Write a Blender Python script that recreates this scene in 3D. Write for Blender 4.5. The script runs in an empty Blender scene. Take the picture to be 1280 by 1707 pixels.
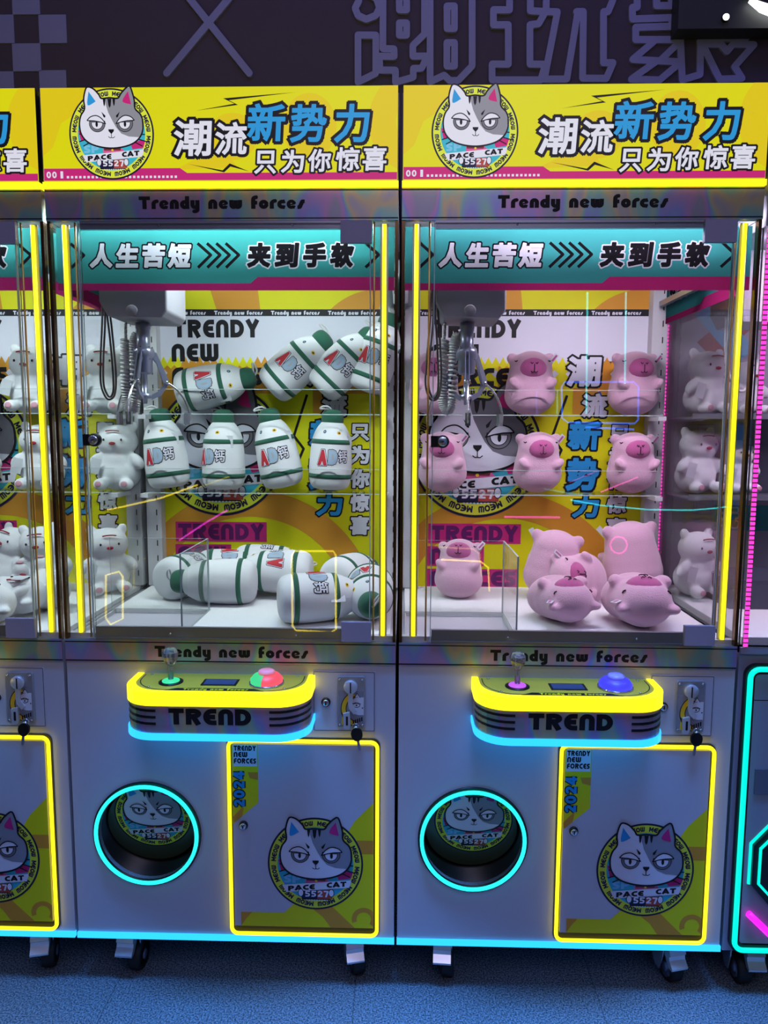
import bpy, bmesh, math, random
from mathutils import Vector, Matrix, Euler
from mathutils.geometry import tessellate_polygon, delaunay_2d_cdt
PI = math.pi
random.seed(7)
SC = bpy.context.scene
COL = SC.collection

# ------------------------------------------------------------------ camera
F_PX = 1233.0
cam_d = bpy.data.cameras.new('camera')
cam = bpy.data.objects.new('camera', cam_d); COL.objects.link(cam)
cam_d.sensor_fit = 'VERTICAL'; cam_d.sensor_height = 36.0
cam_d.lens = 36.0 * F_PX / 1707.0
cam_d.clip_start = 0.05
def cam_axes(yaw, pitch, roll):
    f = Vector((math.sin(yaw)*math.cos(pitch), math.cos(yaw)*math.cos(pitch), -math.sin(pitch)))
    r = Vector((math.cos(yaw), -math.sin(yaw), 0)); u = r.cross(f)
    c, s = math.cos(roll), math.sin(roll)
    return c*r + s*u, -s*r + c*u, f
_r, _u, _f = cam_axes(-.0255, .1105, .0043)
cam.matrix_world = Matrix.Translation((0.0107, -1.7108, 1.3894)) @ Matrix((_r, _u, -_f)).transposed().to_4x4()
SC.camera = cam

# ------------------------------------------------------------------ render look
SC.view_settings.view_transform = 'Standard'
SC.view_settings.look = 'None'
SC.view_settings.gamma = 1
SC.view_settings.exposure = 0.0
try: SC.cycles.transparent_max_bounces = 40; SC.cycles.max_bounces = 10; SC.cycles.transmission_bounces = 8
except Exception: pass
try: SC.cycles.caustics_reflective = False; SC.cycles.caustics_refractive = False; SC.cycles.sample_clamp_indirect = 4
except Exception: pass

# ------------------------------------------------------------------ world and added fill lights
wd = bpy.data.worlds.new('world'); SC.world = wd; wd.use_nodes = True
wd.node_tree.nodes['Background'].inputs[0].default_value = (0.20, 0.19, 0.42, 1)
wd.node_tree.nodes['Background'].inputs[1].default_value = 0.16
def area(name, loc, target, size, energy, color, sizey=None):
    l = bpy.data.lights.new(name, 'AREA'); l.energy = energy; l.color = color; l.size = size
    if sizey: l.shape = 'RECTANGLE'; l.size_y = sizey
    o = bpy.data.objects.new(name, l); COL.objects.link(o); o.location = loc
    o.rotation_euler = (Vector(target)-Vector(loc)).to_track_quat('-Z', 'Y').to_euler()
    return o
area('room_fill_lavender', (0.3, -2.6, 3.3), (0.2, 0.0, 0.5), 1.6, 15, (0.78, 0.68, 1.0))  # added fill standing in for the room's ambient light
_b = area('floor_wash_blue', (0.2, -.62, 3.5), (0.2, -.55, 0.0), 2.4, 23, (0.09, 0.34, 1.0), .5); _b.data.spread = math.radians(30)  # added narrow wash that turns the floor blue

area('wall_wash_violet', (0.2, -.15, 3.7), (0.2, .76, 2.95), 3.0, 11, (0.34, 0.28, 1.0), .3)  # added wash that tints the upper wall violet

# ------------------------------------------------------------------ materials
def s2l(c):
    return tuple(((v/255.0)/12.92 if v/255.0 <= .04045 else ((v/255.0+.055)/1.055)**2.4) for v in c)
MATS = {}
def mat(name, rgb=(200,200,200), rough=.5, metal=0, emit=0, ecol=None, coat=0, sheen=0, bump=None, spec=None, trans=0, sample=True):
    if name in MATS: return MATS[name]
    m = bpy.data.materials.new(name); m.use_nodes = True; MATS[name] = m
    nt = m.node_tree; b = nt.nodes['Principled BSDF']
    b.inputs['Base Color'].default_value = (*s2l(rgb), 1)
    b.inputs['Roughness'].default_value = rough; b.inputs['Metallic'].default_value = metal
    if coat: b.inputs['Coat Weight'].default_value = coat; b.inputs['Coat Roughness'].default_value = .05
    if sheen: b.inputs['Sheen Weight'].default_value = sheen; b.inputs['Sheen Roughness'].default_value = .6
    if spec is not None: b.inputs['Specular IOR Level'].default_value = spec
    if emit:
        b.inputs['Emission Color'].default_value = (*s2l(ecol or rgb), 1); b.inputs['Emission Strength'].default_value = emit
        if not sample: m.cycles.emission_sampling = 'NONE'
    if bump:
        tc = nt.nodes.new('ShaderNodeTexCoord'); n = nt.nodes.new('ShaderNodeTexNoise'); bp = nt.nodes.new('ShaderNodeBump')
        n.inputs['Scale'].default_value = bump[0]; n.inputs['Detail'].default_value = 4
        bp.inputs['Strength'].default_value = bump[1]; bp.inputs['Distance'].default_value = bump[2]
        nt.links.new(tc.outputs['Object'], n.inputs['Vector']); nt.links.new(n.outputs['Fac'], bp.inputs['Height']); nt.links.new(bp.outputs['Normal'], b.inputs['Normal'])
    return m
def glow(name, rgb, k, sample=True):
    m = mat(name, (4,4,4), .4, emit=k, ecol=rgb, sample=sample); return m
def glass_mat(name, tint=(.97,.985,.98), refl=1.0, rough=0.0):
    if name in MATS: return MATS[name]
    m = bpy.data.materials.new(name); m.use_nodes = True; MATS[name] = m
    nt = m.node_tree; nt.nodes.clear()
    o = nt.nodes.new('ShaderNodeOutputMaterial'); mx = nt.nodes.new('ShaderNodeMixShader')
    t = nt.nodes.new('ShaderNodeBsdfTransparent'); g = nt.nodes.new('ShaderNodeBsdfGlossy'); lw = nt.nodes.new('ShaderNodeLayerWeight'); f = nt.nodes.new('ShaderNodeMath'); f.operation = 'POWER'; f.inputs[1].default_value = 5
    ad = nt.nodes.new('ShaderNodeMath'); ad.operation = 'MULTIPLY_ADD'; ad.inputs[1].default_value = .96; ad.inputs[2].default_value = .04; lw.inputs['Blend'].default_value = .5
    mul = nt.nodes.new('ShaderNodeMath'); mul.operation = 'MULTIPLY'; mul.inputs[1].default_value = refl
    t.inputs['Color'].default_value = (*tint, 1); g.inputs['Roughness'].default_value = rough
    nt.links.new(lw.outputs['Facing'], f.inputs[0]); nt.links.new(f.outputs[0], ad.inputs[0]); nt.links.new(ad.outputs[0], mul.inputs[0]); nt.links.new(mul.outputs[0], mx.inputs[0])
    nt.links.new(t.outputs[0], mx.inputs[1]); nt.links.new(g.outputs[0], mx.inputs[2]); nt.links.new(mx.outputs[0], o.inputs[0])
    return m
def translucent_mat(name, rgb, amount=.5):
    if name in MATS: return MATS[name]
    m = bpy.data.materials.new(name); m.use_nodes = True; MATS[name] = m
    nt = m.node_tree; nt.nodes.clear()
    o = nt.nodes.new('ShaderNodeOutputMaterial'); mx = nt.nodes.new('ShaderNodeMixShader')
    d = nt.nodes.new('ShaderNodeBsdfDiffuse'); t = nt.nodes.new('ShaderNodeBsdfTranslucent')
    for n in (d, t): n.inputs['Color'].default_value = (*s2l(rgb), 1)
    mx.inputs[0].default_value = amount
    nt.links.new(d.outputs[0], mx.inputs[1]); nt.links.new(t.outputs[0], mx.inputs[2]); nt.links.new(mx.outputs[0], o.inputs[0])
    return m
def holo_mat():
    if 'holographic_film' in MATS: return MATS['holographic_film']
    m = mat('holographic_film', (178,178,188), .33, .45)
    nt = m.node_tree; b = nt.nodes['Principled BSDF']
    tc = nt.nodes.new('ShaderNodeTexCoord'); mp = nt.nodes.new('ShaderNodeMapping'); mp.inputs['Scale'].default_value = (7, 7, 3); mp.inputs['Rotation'].default_value = (0, .9, 0)
    n = nt.nodes.new('ShaderNodeTexNoise'); n.inputs['Scale'].default_value = 1.3; n.inputs['Detail'].default_value = 2; n.inputs['Distortion'].default_value = .7
    cr = nt.nodes.new('ShaderNodeValToRGB'); e = cr.color_ramp.elements
    cols = [(.0,(176,176,188)),(.36,(160,160,172)),(.44,(196,150,190)),(.50,(150,156,210)),(.56,(146,196,178)),(.62,(206,188,140)),(.70,(168,168,182)),(1,(180,180,192))]
    e[0].position = 0; e[0].color = (*s2l(cols[0][1]),1); e[1].position = 1; e[1].color = (*s2l(cols[-1][1]),1)
    for p, c in cols[1:-1]:
        x = e.new(p); x.color = (*s2l(c),1)
    nt.links.new(tc.outputs['Object'], mp.inputs['Vector']); nt.links.new(mp.outputs[0], n.inputs['Vector']); nt.links.new(n.outputs['Fac'], cr.inputs[0]); nt.links.new(cr.outputs[0], b.inputs['Base Color'])
    return m

# colour names used by printed artwork; 'lit' versions are the backlit sign film
PAL = dict(yellow=(226,222,20), gold=(232,190,40), orange=(214,150,48), black=(22,20,24), white=(222,222,236), magenta=(196,40,118),
    blue=(44,150,214), cyan=(60,176,200), grey=(140,140,150), lime=(216,226,60), navy=(28,26,60), darkgrey=(74,72,84), pink=(214,90,150),
    teal=(62,160,160), red=(190,50,60), brown=(110,50,50), ash=(112,110,120), paleblue=(120,190,226), rust=(170,70,60), purple=(96,28,96), silver=(170,170,176), softblue=(160,184,208))
def pm(c, mode):
    if mode == 'lit': return glow('backlit_' + c, dict(yellow=(220,215,12), gold=(224,199,22)).get(c, PAL[c]), .95, sample=(c == 'yellow'))
    if mode == 'banner': return translucent_mat('banner_' + c, tuple(v*.66 for v in PAL[c]), .55)
    return mat('print_' + c, PAL[c], .55, spec=.25)

# ------------------------------------------------------------------ mesh builder
class MB:
    def __init__(s): s.v = []; s.f = []; s.m = []; s.mats = []; s.smooth = []
    def mi(s, m):
        if m not in s.mats: s.mats.append(m)
        return s.mats.index(m)
    def add(s, verts, faces, m, smooth=False):
        b = len(s.v); s.v += [tuple(v) for v in verts]; k = s.mi(m)
        for f in faces: s.f.append([b+i for i in f]); s.m.append(k); s.smooth.append(smooth)
    def box(s, x0, x1, y0, y1, z0, z1, m, M=None, edge=None, thin=None):
        vs = [Vector((x, y, z)) for x in (x0, x1) for y in (y0, y1) for z in (z0, z1)]
        if M: vs = [M @ v for v in vs]
        fs = {'x0':(0,1,3,2), 'x1':(4,6,7,5), 'y0':(0,4,5,1), 'y1':(2,3,7,6), 'z0':(0,2,6,4), 'z1':(1,5,7,3)}
        for k, f in fs.items():
            s.add([vs[i] for i in f], [(0,1,2,3)], (edge if edge and k[0] != thin else m))
    def tube(s, pts, r, m, seg=10, closed=False, caps=True, smooth=True):
        pts = [Vector(p) for p in pts]; n = len(pts); rings = []
        rr = r if isinstance(r, (list, tuple)) else [r]*n
        prev = None
        for i, p in enumerate(pts):
            if closed: t = pts[(i+1) % n] - pts[i-1]
            else: t = pts[min(i+1, n-1)] - pts[max(i-1, 0)]
            t.normalize()
            if prev is None:
                a = Vector((0,0,1)) if abs(t.z) < .9 else Vector((1,0,0))
                u = t.cross(a).normalized()
            else:
                u = (prev - t*prev.dot(t)).normalized()
            prev = u; w = t.cross(u)
            rings.append([p + (u*math.cos(2*PI*k/seg) + w*math.sin(2*PI*k/seg))*rr[i] for k in range(seg)])
        vs = [v for g in rings for v in g]; fs = []
        for i in range(n if closed else n-1):
            j = (i+1) % n
            for k in range(seg):
                l = (k+1) % seg; fs.append((i*seg+k, i*seg+l, j*seg+l, j*seg+k))
        if caps and not closed: fs += [tuple(range(seg))[::-1], tuple((n-1)*seg+k for k in range(seg))]
        s.add(vs, fs, m, smooth)
    def lathe(s, prof, m, M=None, seg=32, smooth=True):
        M = M or Matrix(); vs = []; fs = []
        for r, z in prof:
            for k in range(seg): vs.append(M @ Vector((r*math.cos(2*PI*k/seg), r*math.sin(2*PI*k/seg), z)))
        for i in range(len(prof)-1):
            for k in range(seg):
                l = (k+1) % seg; fs.append((i*seg+k, i*seg+l, (i+1)*seg+l, (i+1)*seg+k))
        if prof[0][0] > 1e-6: fs.append(tuple(range(seg))[::-1])
        if prof[-1][0] > 1e-6: fs.append(tuple((len(prof)-1)*seg+k for k in range(seg)))
        s.add(vs, fs, m, smooth)
    def prism(s, loop, y0, y1, m, hole=None, plane='xz', side=None, M=None):
        # loop of 2D points extruded along the remaining axis (y for xz, z for xy)
        mp = (lambda a, b, c: Vector((a, c, b))) if plane == 'xz' else ((lambda a, b, c: Vector((a, b, c))) if plane == 'xy' else (lambda a, b, c: Vector((c, a, b))))
        if M: g = mp; mp = lambda a, b, c: M @ g(a, b, c)
        loops = [loop] + ([hole] if hole else [])
        tris = tessellate_polygon([[Vector((a, b, 0)) for a, b in l] for l in loops])
        flat = [p for l in loops for p in l]
        s.add([mp(a, b, y0) for a, b in flat], tris, m)
        s.add([mp(a, b, y1) for a, b in flat], [t[::-1] for t in tris], m)
        for l in loops:
            n = len(l)
            for i in range(n):
                a, b = l[i], l[(i+1) % n]
                s.add([mp(*a, y0), mp(*b, y0), mp(*b, y1), mp(*a, y1)], [(0,1,2,3)], side or m)
    def mesh(s, name, fix=True):
        me = bpy.data.meshes.new(name); me.from_pydata(s.v, [], s.f); 
        for m in s.mats: me.materials.append(m)
        for p, k, sm in zip(me.polygons, s.m, s.smooth): p.material_index = k; p.use_smooth = sm
        if fix:
            bm = bmesh.new(); bm.from_mesh(me); bmesh.ops.remove_doubles(bm, verts=bm.verts, dist=1e-6); bmesh.ops.recalc_face_normals(bm, faces=bm.faces); bm.to_mesh(me); bm.free()
        me.update(); return me
CACHE = {}
def obj(name, mesh, parent=None, M=None, bevel=None):
    o = bpy.data.objects.new(name, mesh); COL.objects.link(o); o.parent = parent
    if M is not None: o.matrix_local = M
    if bevel:
        b = o.modifiers.new('bevel', 'BEVEL'); b.width = bevel; b.segments = 2; b.limit_method = 'ANGLE'
    return o
def part(name, key, fn, parent=None, M=None, bevel=None):
    if key not in CACHE:
        mb = MB(); r = fn(mb); CACHE[key] = mb.mesh(name, fix=(r != 'raw'))
    return obj(name, CACHE[key], parent, M, bevel)
def tag(o, label=None, cat=None, group=None, kind=None):
    if label: o['label'] = label
    if cat: o['category'] = cat
    if group: o['group'] = group
    if kind: o['kind'] = kind
    return o
def empty(name, loc, label, cat, group=None, rot=(0,0,0)):
    o = bpy.data.objects.new(name, None); COL.objects.link(o); o.location = loc; o.rotation_euler = rot; o.empty_display_size = .05
    return tag(o, label, cat, group)

def rrect(x0, x1, z0, z1, r, n=6):
    pts = []
    for cx, cz, a in ((x1-r, z1-r, 0), (x0+r, z1-r, 90), (x0+r, z0+r, 180), (x1-r, z0+r, 270)):
        for k in range(n+1):
            t = math.radians(a + 90*k/n); pts.append((cx+r*math.cos(t), cz+r*math.sin(t)))
    return pts
def circ(cx, cz, rx, rz=None, n=48, a0=0, a1=360):
    rz = rx if rz is None else rz
    full = abs(a1-a0) >= 360
    k = n if full else n+1
    return [(cx+rx*math.cos(math.radians(a0+(a1-a0)*i/n)), cz+rz*math.sin(math.radians(a0+(a1-a0)*i/n))) for i in range(k)]
def spline(pts, n=6, closed=False):
    out = []; L = len(pts); rng = range(L if closed else L-1)
    for i in rng:
        g = (lambda k: pts[k % L]) if closed else (lambda k: pts[max(0, min(L-1, k))])
        p0, p1, p2, p3 = g(i-1), g(i), g(i+1), g(i+2)
        for j in range(n):
            t = j/n
            out.append(tuple(.5*((2*b)+(-a+c)*t+(2*a-5*b+4*c-d)*t*t+(-a+3*b-3*c+d)*t**3) for a, b, c, d in zip(p0, p1, p2, p3)))
    if not closed: out.append(tuple(pts[-1]))
    return out

# ------------------------------------------------------------------ flat printed artwork
_glyphs = {}
def glyph(ch):
    if ch in _glyphs: return _glyphs[ch]
    c = bpy.data.curves.new('g', 'FONT'); c.body = ch; c.resolution_u = 3
    o = bpy.data.objects.new('g', c); me = o.to_mesh()
    vs = [(v.co.x, v.co.y) for v in me.vertices]; fs = [tuple(p.vertices) for p in me.polygons]
    cnt = {}
    for f in fs:
        for i in range(len(f)):
            e = (f[i], f[(i+1) % len(f)]); k = (min(e), max(e)); cnt[k] = cnt.get(k, 0)+1
    # weld coincident verts so that interior edges are not counted as outline
    key = {}; rep = []
    for i, v in enumerate(vs):
        k = (round(v[0], 5), round(v[1], 5)); rep.append(key.setdefault(k, i))
    cnt = {}
    for f in fs:
        for i in range(len(f)):
            a, b = rep[f[i]], rep[f[(i+1) % len(f)]]
            if a != b: k = (min(a, b), max(a, b)); cnt[k] = cnt.get(k, 0)+1
    edges = [k for k, n in cnt.items() if n == 1]
    o.to_mesh_clear(); w = (max(v[0] for v in vs) if vs else .3)
    lo = (min(v[0] for v in vs), min(v[1] for v in vs), w, max(v[1] for v in vs)) if vs else (0,0,.3,.7)
    bpy.data.objects.remove(o); bpy.data.curves.remove(c)
    _glyphs[ch] = (vs, fs, edges, lo); return _glyphs[ch]

def clip_poly(pts, box):
    for ax, lim, sg in ((0, box[0], 1), (0, box[1], -1), (1, box[2], 1), (1, box[3], -1)):
        out = []
        for i in range(len(pts)):
            a, b = pts[i-1], pts[i]; da, db = sg*(a[ax]-lim), sg*(b[ax]-lim)
            if (da >= 0) != (db >= 0):
                t = da/(da-db); out.append((a[0]+(b[0]-a[0])*t, a[1]+(b[1]-a[1])*t))
            if db >= 0: out.append(b)
        pts = out
        if not pts: break
    q = []
    for p in pts:
        if not q or abs(p[0]-q[-1][0])+abs(p[1]-q[-1][1]) > 1e-7: q.append(p)
    return q

def union2d(polys, k=100.0):
    vs = []; fs = []
    for p in polys:
        b = len(vs); q = [Vector((x*k, y*k)) for x, y in p]
        ar = sum(q[i-1].x*q[i].y-q[i].x*q[i-1].y for i in range(len(q)))
        if abs(ar) < 1e-9: continue
        if ar < 0: q.reverse()
        vs += q; fs.append(list(range(b, b+len(q))))
    if not fs: return [], []
    r = delaunay_2d_cdt(vs, [], fs, 0, 1e-5)
    return [(v.x/k, v.y/k) for v in r[0]], [tuple(f) for f, src in zip(r[2], r[5]) if src]

class Art:
    """2D artwork (u right, v up) laid in thin film layers over a surface; mp maps (u, v, layer height) to 3D"""
    def __init__(s, mb, mode, mp, step=.0003):
        s.mb = mb; s.mode = mode; s.mp = mp; s.step = step; s.T = None; s.clip = None; s.comp = None
    def M(s, c): return pm(c, s.mode)
    def pt(s, p, L):
        if s.T: p = s.T(p)
        return s.mp(p[0], p[1], (L+1)*s.step)
    def poly(s, pts, c, L):
        if s.clip:
            pts = clip_poly(pts, s.clip)
            if len(pts) < 3: return
        if s.comp is not None: s.comp.append((s._tp(pts), c, L)); return
        tris = tessellate_polygon([[Vector((a, b, 0)) for a, b in pts]])
        s.mb.add([s.pt(p, L) for p in pts], tris, s.M(c))
    def rect(s, x0, x1, y0, y1, c, L): s.poly([(x0,y0),(x1,y0),(x1,y1),(x0,y1)], c, L)
    def ring(s, cx, cy, r0, r1, c, L, a0=0, a1=360, n=60):
        o = circ(cx, cy, r1, n=n, a0=a0, a1=a1); i = circ(cx, cy, r0, n=n, a0=a0, a1=a1)
        full = abs(a1-a0) >= 360; m = len(o)
        for k in range(m if full else m-1):
            j = (k+1) % m; s.poly([i[k], o[k], o[j], i[j]], c, L) if s.clip else s.mb.add([s.pt(p, L) for p in (i[k], o[k], o[j], i[j])], [(0,1,2,3)], s.M(c))
    def finish(s):
        """lay every collected shape into one single film, the topmost colour winning"""
        k = 100.0; vs = []; fs = []; src = []
        for p, c, L in s.comp:
            q = [Vector((x*k, y*k)) for x, y in p]; ar = sum(q[i-1].x*q[i].y-q[i].x*q[i-1].y for i in range(len(q)))
            if abs(ar) < 1e-9: continue
            if ar < 0: q.reverse()
            b = len(vs); vs += q; fs.append(list(range(b, b+len(q)))); src.append((L, c))
        r = delaunay_2d_cdt(vs, [], fs, 0, 1e-5); by = {}
        for f, o in zip(r[2], r[5]):
            if o: by.setdefault(max((src[i][0], i) for i in o)[1], []).append(tuple(f))
        V = [s.mp(v.x/k, v.y/k, s.step) for v in r[0]]
        for i, fl in by.items():
            used = sorted({j for f in fl for j in f}); m = {j: n for n, j in enumerate(used)}
            s.mb.add([V[j] for j in used], [tuple(m[j] for j in f) for f in fl], s.M(src[i][1]))
    def flush(s, polys, c, L):
        if s.comp is not None: s.comp += [(p, c, L) for p in polys]; return
        v, f = union2d(polys)
        if f: s.mb.add([s.mp(p[0], p[1], (L+1)*s.step) for p in v], f, s.M(c))
    def _tp(s, pts): return [s.T(p) for p in pts] if s.T else list(pts)
    def line_polys(s, pts, w, closed=False):
        n = len(pts); P = [Vector(p) for p in pts]; out = []
        for i in range(n if closed else n-1):
            a, b = P[i], P[(i+1) % n]; d = (b-a)
            if d.length < 1e-9: continue
            d.normalize(); q = Vector((-d.y, d.x))*w/2
            out.append(s._tp([tuple(a-q), tuple(b-q), tuple(b+q), tuple(a+q)]))
        for i in (range(n) if closed else range(1, n-1)):
            out.append(s._tp([(P[i].x+w/2*math.cos(t*PI/4+.39), P[i].y+w/2*math.sin(t*PI/4+.39)) for t in range(8)]))
        return out
    def line(s, pts, w, c, L, closed=False): s.flush(s.line_polys(pts, w, closed), c, L)
    def char(s, ch, x0, x1, y0, y1, c, L, bold=0, rot=0, shear=0):
        """glyph stretched to fill the box; bold = outline thickening in box-height units"""
        vs, fs, ed, (a, b, w, h) = glyph(ch)
        bh = bold*(y1-y0)/2
        X0, X1, Y0, Y1 = x0+bh, x1-bh, y0+bh, y1-bh; cx, cy = (x0+x1)/2, (y0+y1)/2
        def g(p, e=0):
            u = X0+(p[0]-a)/(w-a)*(X1-X0); v = Y0+(p[1]-b)/(h-b)*(Y1-Y0)
            du, dv = u-cx, v-cy; du += shear*dv; r = math.radians(rot)
            return (cx+du*math.cos(r)-dv*math.sin(r), cy+du*math.sin(r)+dv*math.cos(r))
        G = [g(p) for p in vs]
        if not bold and s.comp is None:
            s.mb.add([s.pt(p, L) for p in G], fs, s.M(c)); return
        polys = [s._tp([G[i] for i in f]) for f in fs]
        for i, j in ed:
            A, B = Vector(G[i]), Vector(G[j]); d = B-A
            if d.length < 1e-9: continue
            d.normalize(); e = d*bh*.7; q = Vector((-d.y, d.x))*bh
            polys.append(s._tp([tuple(A-q-e), tuple(B-q+e), tuple(B+q+e), tuple(A+q-e)]))
        s.flush(polys, c, L)
    def cjk(s, ch, x0, x1, y0, y1, c, outline, L, bold=.09, rim=.14, **k):
        d = rim*(y1-y0)/2
        s.char(ch, x0-d, x1+d, y0-d, y1+d, outline, L, bold=(bold*(y1-y0)+2*d)/(y1-y0+2*d), **k)
        s.char(ch, x0, x1, y0, y1, c, L+1, bold=bold, **k)
    def text(s, t, x0, x1, y0, y1, c, L, fat=.27, slant=0, low=False):
        """rounded geometric display lettering made of fat strokes, fitted to the box"""
        w = 0; items = []
        for ch in t:
            gw, st = BAU[ch]; items.append((w, st)); w += gw + .10
        w -= .10; sx = (x1-x0)/w; sy = (y1-y0)
        T0 = s.T; polys = []
        for off, st in items:
            for stroke in st:
                fw = fat
                if isinstance(stroke[0], (int, float)): fw = stroke[0]*fat/.27; stroke = stroke[1:]
                s.T = lambda p, off=off: ((lambda q: T0(q) if T0 else q)((x0+(p[0]+off+slant*p[1])*sx, y0+p[1]*sy)))
                polys += s.line_polys(stroke, fw)
        s.T = T0; s.flush(polys, c, L)
def A_(cx, cy, rx, ry, a0, a1, n=12):
    p = circ(cx, cy, rx, ry, n=n, a0=a0, a1=a1)
    return p+[p[0]] if abs(a1-a0) >= 360 else p
t2 = .135
BAU = {
 ' ': (.42, []),
 'T': (.78, [[(0,1-t2),(.78,1-t2)], [(.39,1),(.39,0)]]),
 'R': (.78, [[(t2,0),(t2,1)], [(t2,1-t2)]+A_(.40,.70,.24,.165,90,-90)+[(t2,.50)], [(.36,.52),(.64,0)]]),
 'E': (.66, [[(.66,1-t2)]+A_(.42,.5,.285,.365,90,270)+[(.66,t2)], [(.2,.5),(.60,.5)]]),
 'N': (.74, [[(t2,0)]+A_(.37,.63,.235,.235,180,0)+[(.74-t2,0)]]),
 'D': (.80, [[(t2,0),(t2,1)], [(t2,1-t2)]+A_(.34,.5,.325,.365,90,-90)+[(t2,t2)]]),
 'Y': (.78, [[(.1,1),(.39,.46),(.39,0)], [(.68,1),(.39,.46)]]),
 'W': (1.02, [[(t2,1)]+A_(.325,.33,.19,.195,180,360)+[(.51,1)], [(.51,1)]+A_(.70,.33,.19,.195,180,360)+[(1.02-t2,1)]]),
 'F': (.60, [[(.60,1-t2)]+A_(.38,.62,.245,.245,90,180)+[(t2,0)], [(.1,.46),(.56,.46)]]),
 'O': (.92, [A_(.46,.5,.325,.365,0,360,20)]),
 'C': (.70, [[(.70,1-t2)]+A_(.46,.5,.325,.365,90,270)+[(.70,t2)]]),
 'S': (.62, [[(.60,1-t2)]+A_(.30,.685,.165,.18,90,270,8)+A_(.32,.315,.165,.18,90,-90,8)+[(.02,t2)]]),
 'M': (1.0, [[(t2,0),(t2,1)],[(t2,.95),(.5,.3),(.865,.95)],[(.865,1),(.865,0)]]),
 'P': (.72, [[(t2,0),(t2,1)], [(t2,1-t2)]+A_(.38,.68,.22,.185,90,-90)+[(t2,.495)]]),
 'A': (.9, [[(.08,0),(.45,.95),(.82,0)],[(.25,.28),(.65,.28)]]),
 '2': (.66, [A_(.33,.68,.195,.185,170,-30,10)+[(.12,t2)], [(.06,t2),(.64,t2)]]),
 '0': (.70, [A_(.35,.5,.215,.365,0,360,18)]),
 '1': (.34, [[(.17,0),(.17,1)]]),
 '4': (.74, [[(.50,0),(.50,1)], [(.46,.95),(.1,.32)], [(.04,.30),(.74,.30)]]),
 '5': (.62, [[(.60,1-t2),(.14,1-t2),(.14,.52),(.34,.52)]+A_(.34,.33,.15,.195,90,-90,8)+[(.04,t2)]]),
 '7': (.60, [[(.02,1-t2),(.5,1-t2),(.26,0)]]),
 'r': (.42, [[(t2,0),(t2,.45)]+A_(.36,.42,.225,.20,180,90,5)+[(.42,.62)]]),
 'e': (.64, [[.23]+A_(.33,.35,.205,.245,5,305,14)+[(.58,.10)], [.10,(.15,.30),(.58,.38)]]),
 'n': (.60, [[(t2,0)]+A_(.30,.42,.17,.20,180,0,8)+[(.60-t2,0)]]),
 'd': (.62, [A_(.31,.35,.18,.22,0,360,14), [(.485,0),(.485,1.02)]]),
 'y': (.60, [[(t2,.70)]+A_(.30,.33,.17,.2,180,360,8)+[(.465,.70)], [(.465,.70),(.465,-.05)]+A_(.28,-.05,.19,.14,0,-120,6)]),
 'w': (.86, [[(t2,.70)]+A_(.28,.29,.145,.16,180,360,6)+[(.43,.68)], [(.43,.68)]+A_(.58,.29,.145,.16,180,360,6)+[(.725,.70)]]),
 'f': (.44, [[(.44,.92)]+A_(.34,.74,.19,.18,90,180,6)+[(.15,0)], [(0,.48),(.42,.48)]]),
 'o': (.64, [A_(.32,.35,.19,.22,0,360,16)]),
 'c': (.52, [[(.52,.60)]+A_(.32,.35,.19,.22,70,290,12)+[(.52,.10)]]),
 's': (.50, [[(.50,.58),(.34,.58),(.16,.12),(0,.12)]]),
}
def box_T(cx, cy, k, rot=0):
    r = math.radians(rot)
    return lambda p: (cx+k*(p[0]*math.cos(r)-p[1]*math.sin(r)), cy+k*(p[0]*math.sin(r)+p[1]*math.cos(r)))

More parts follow.
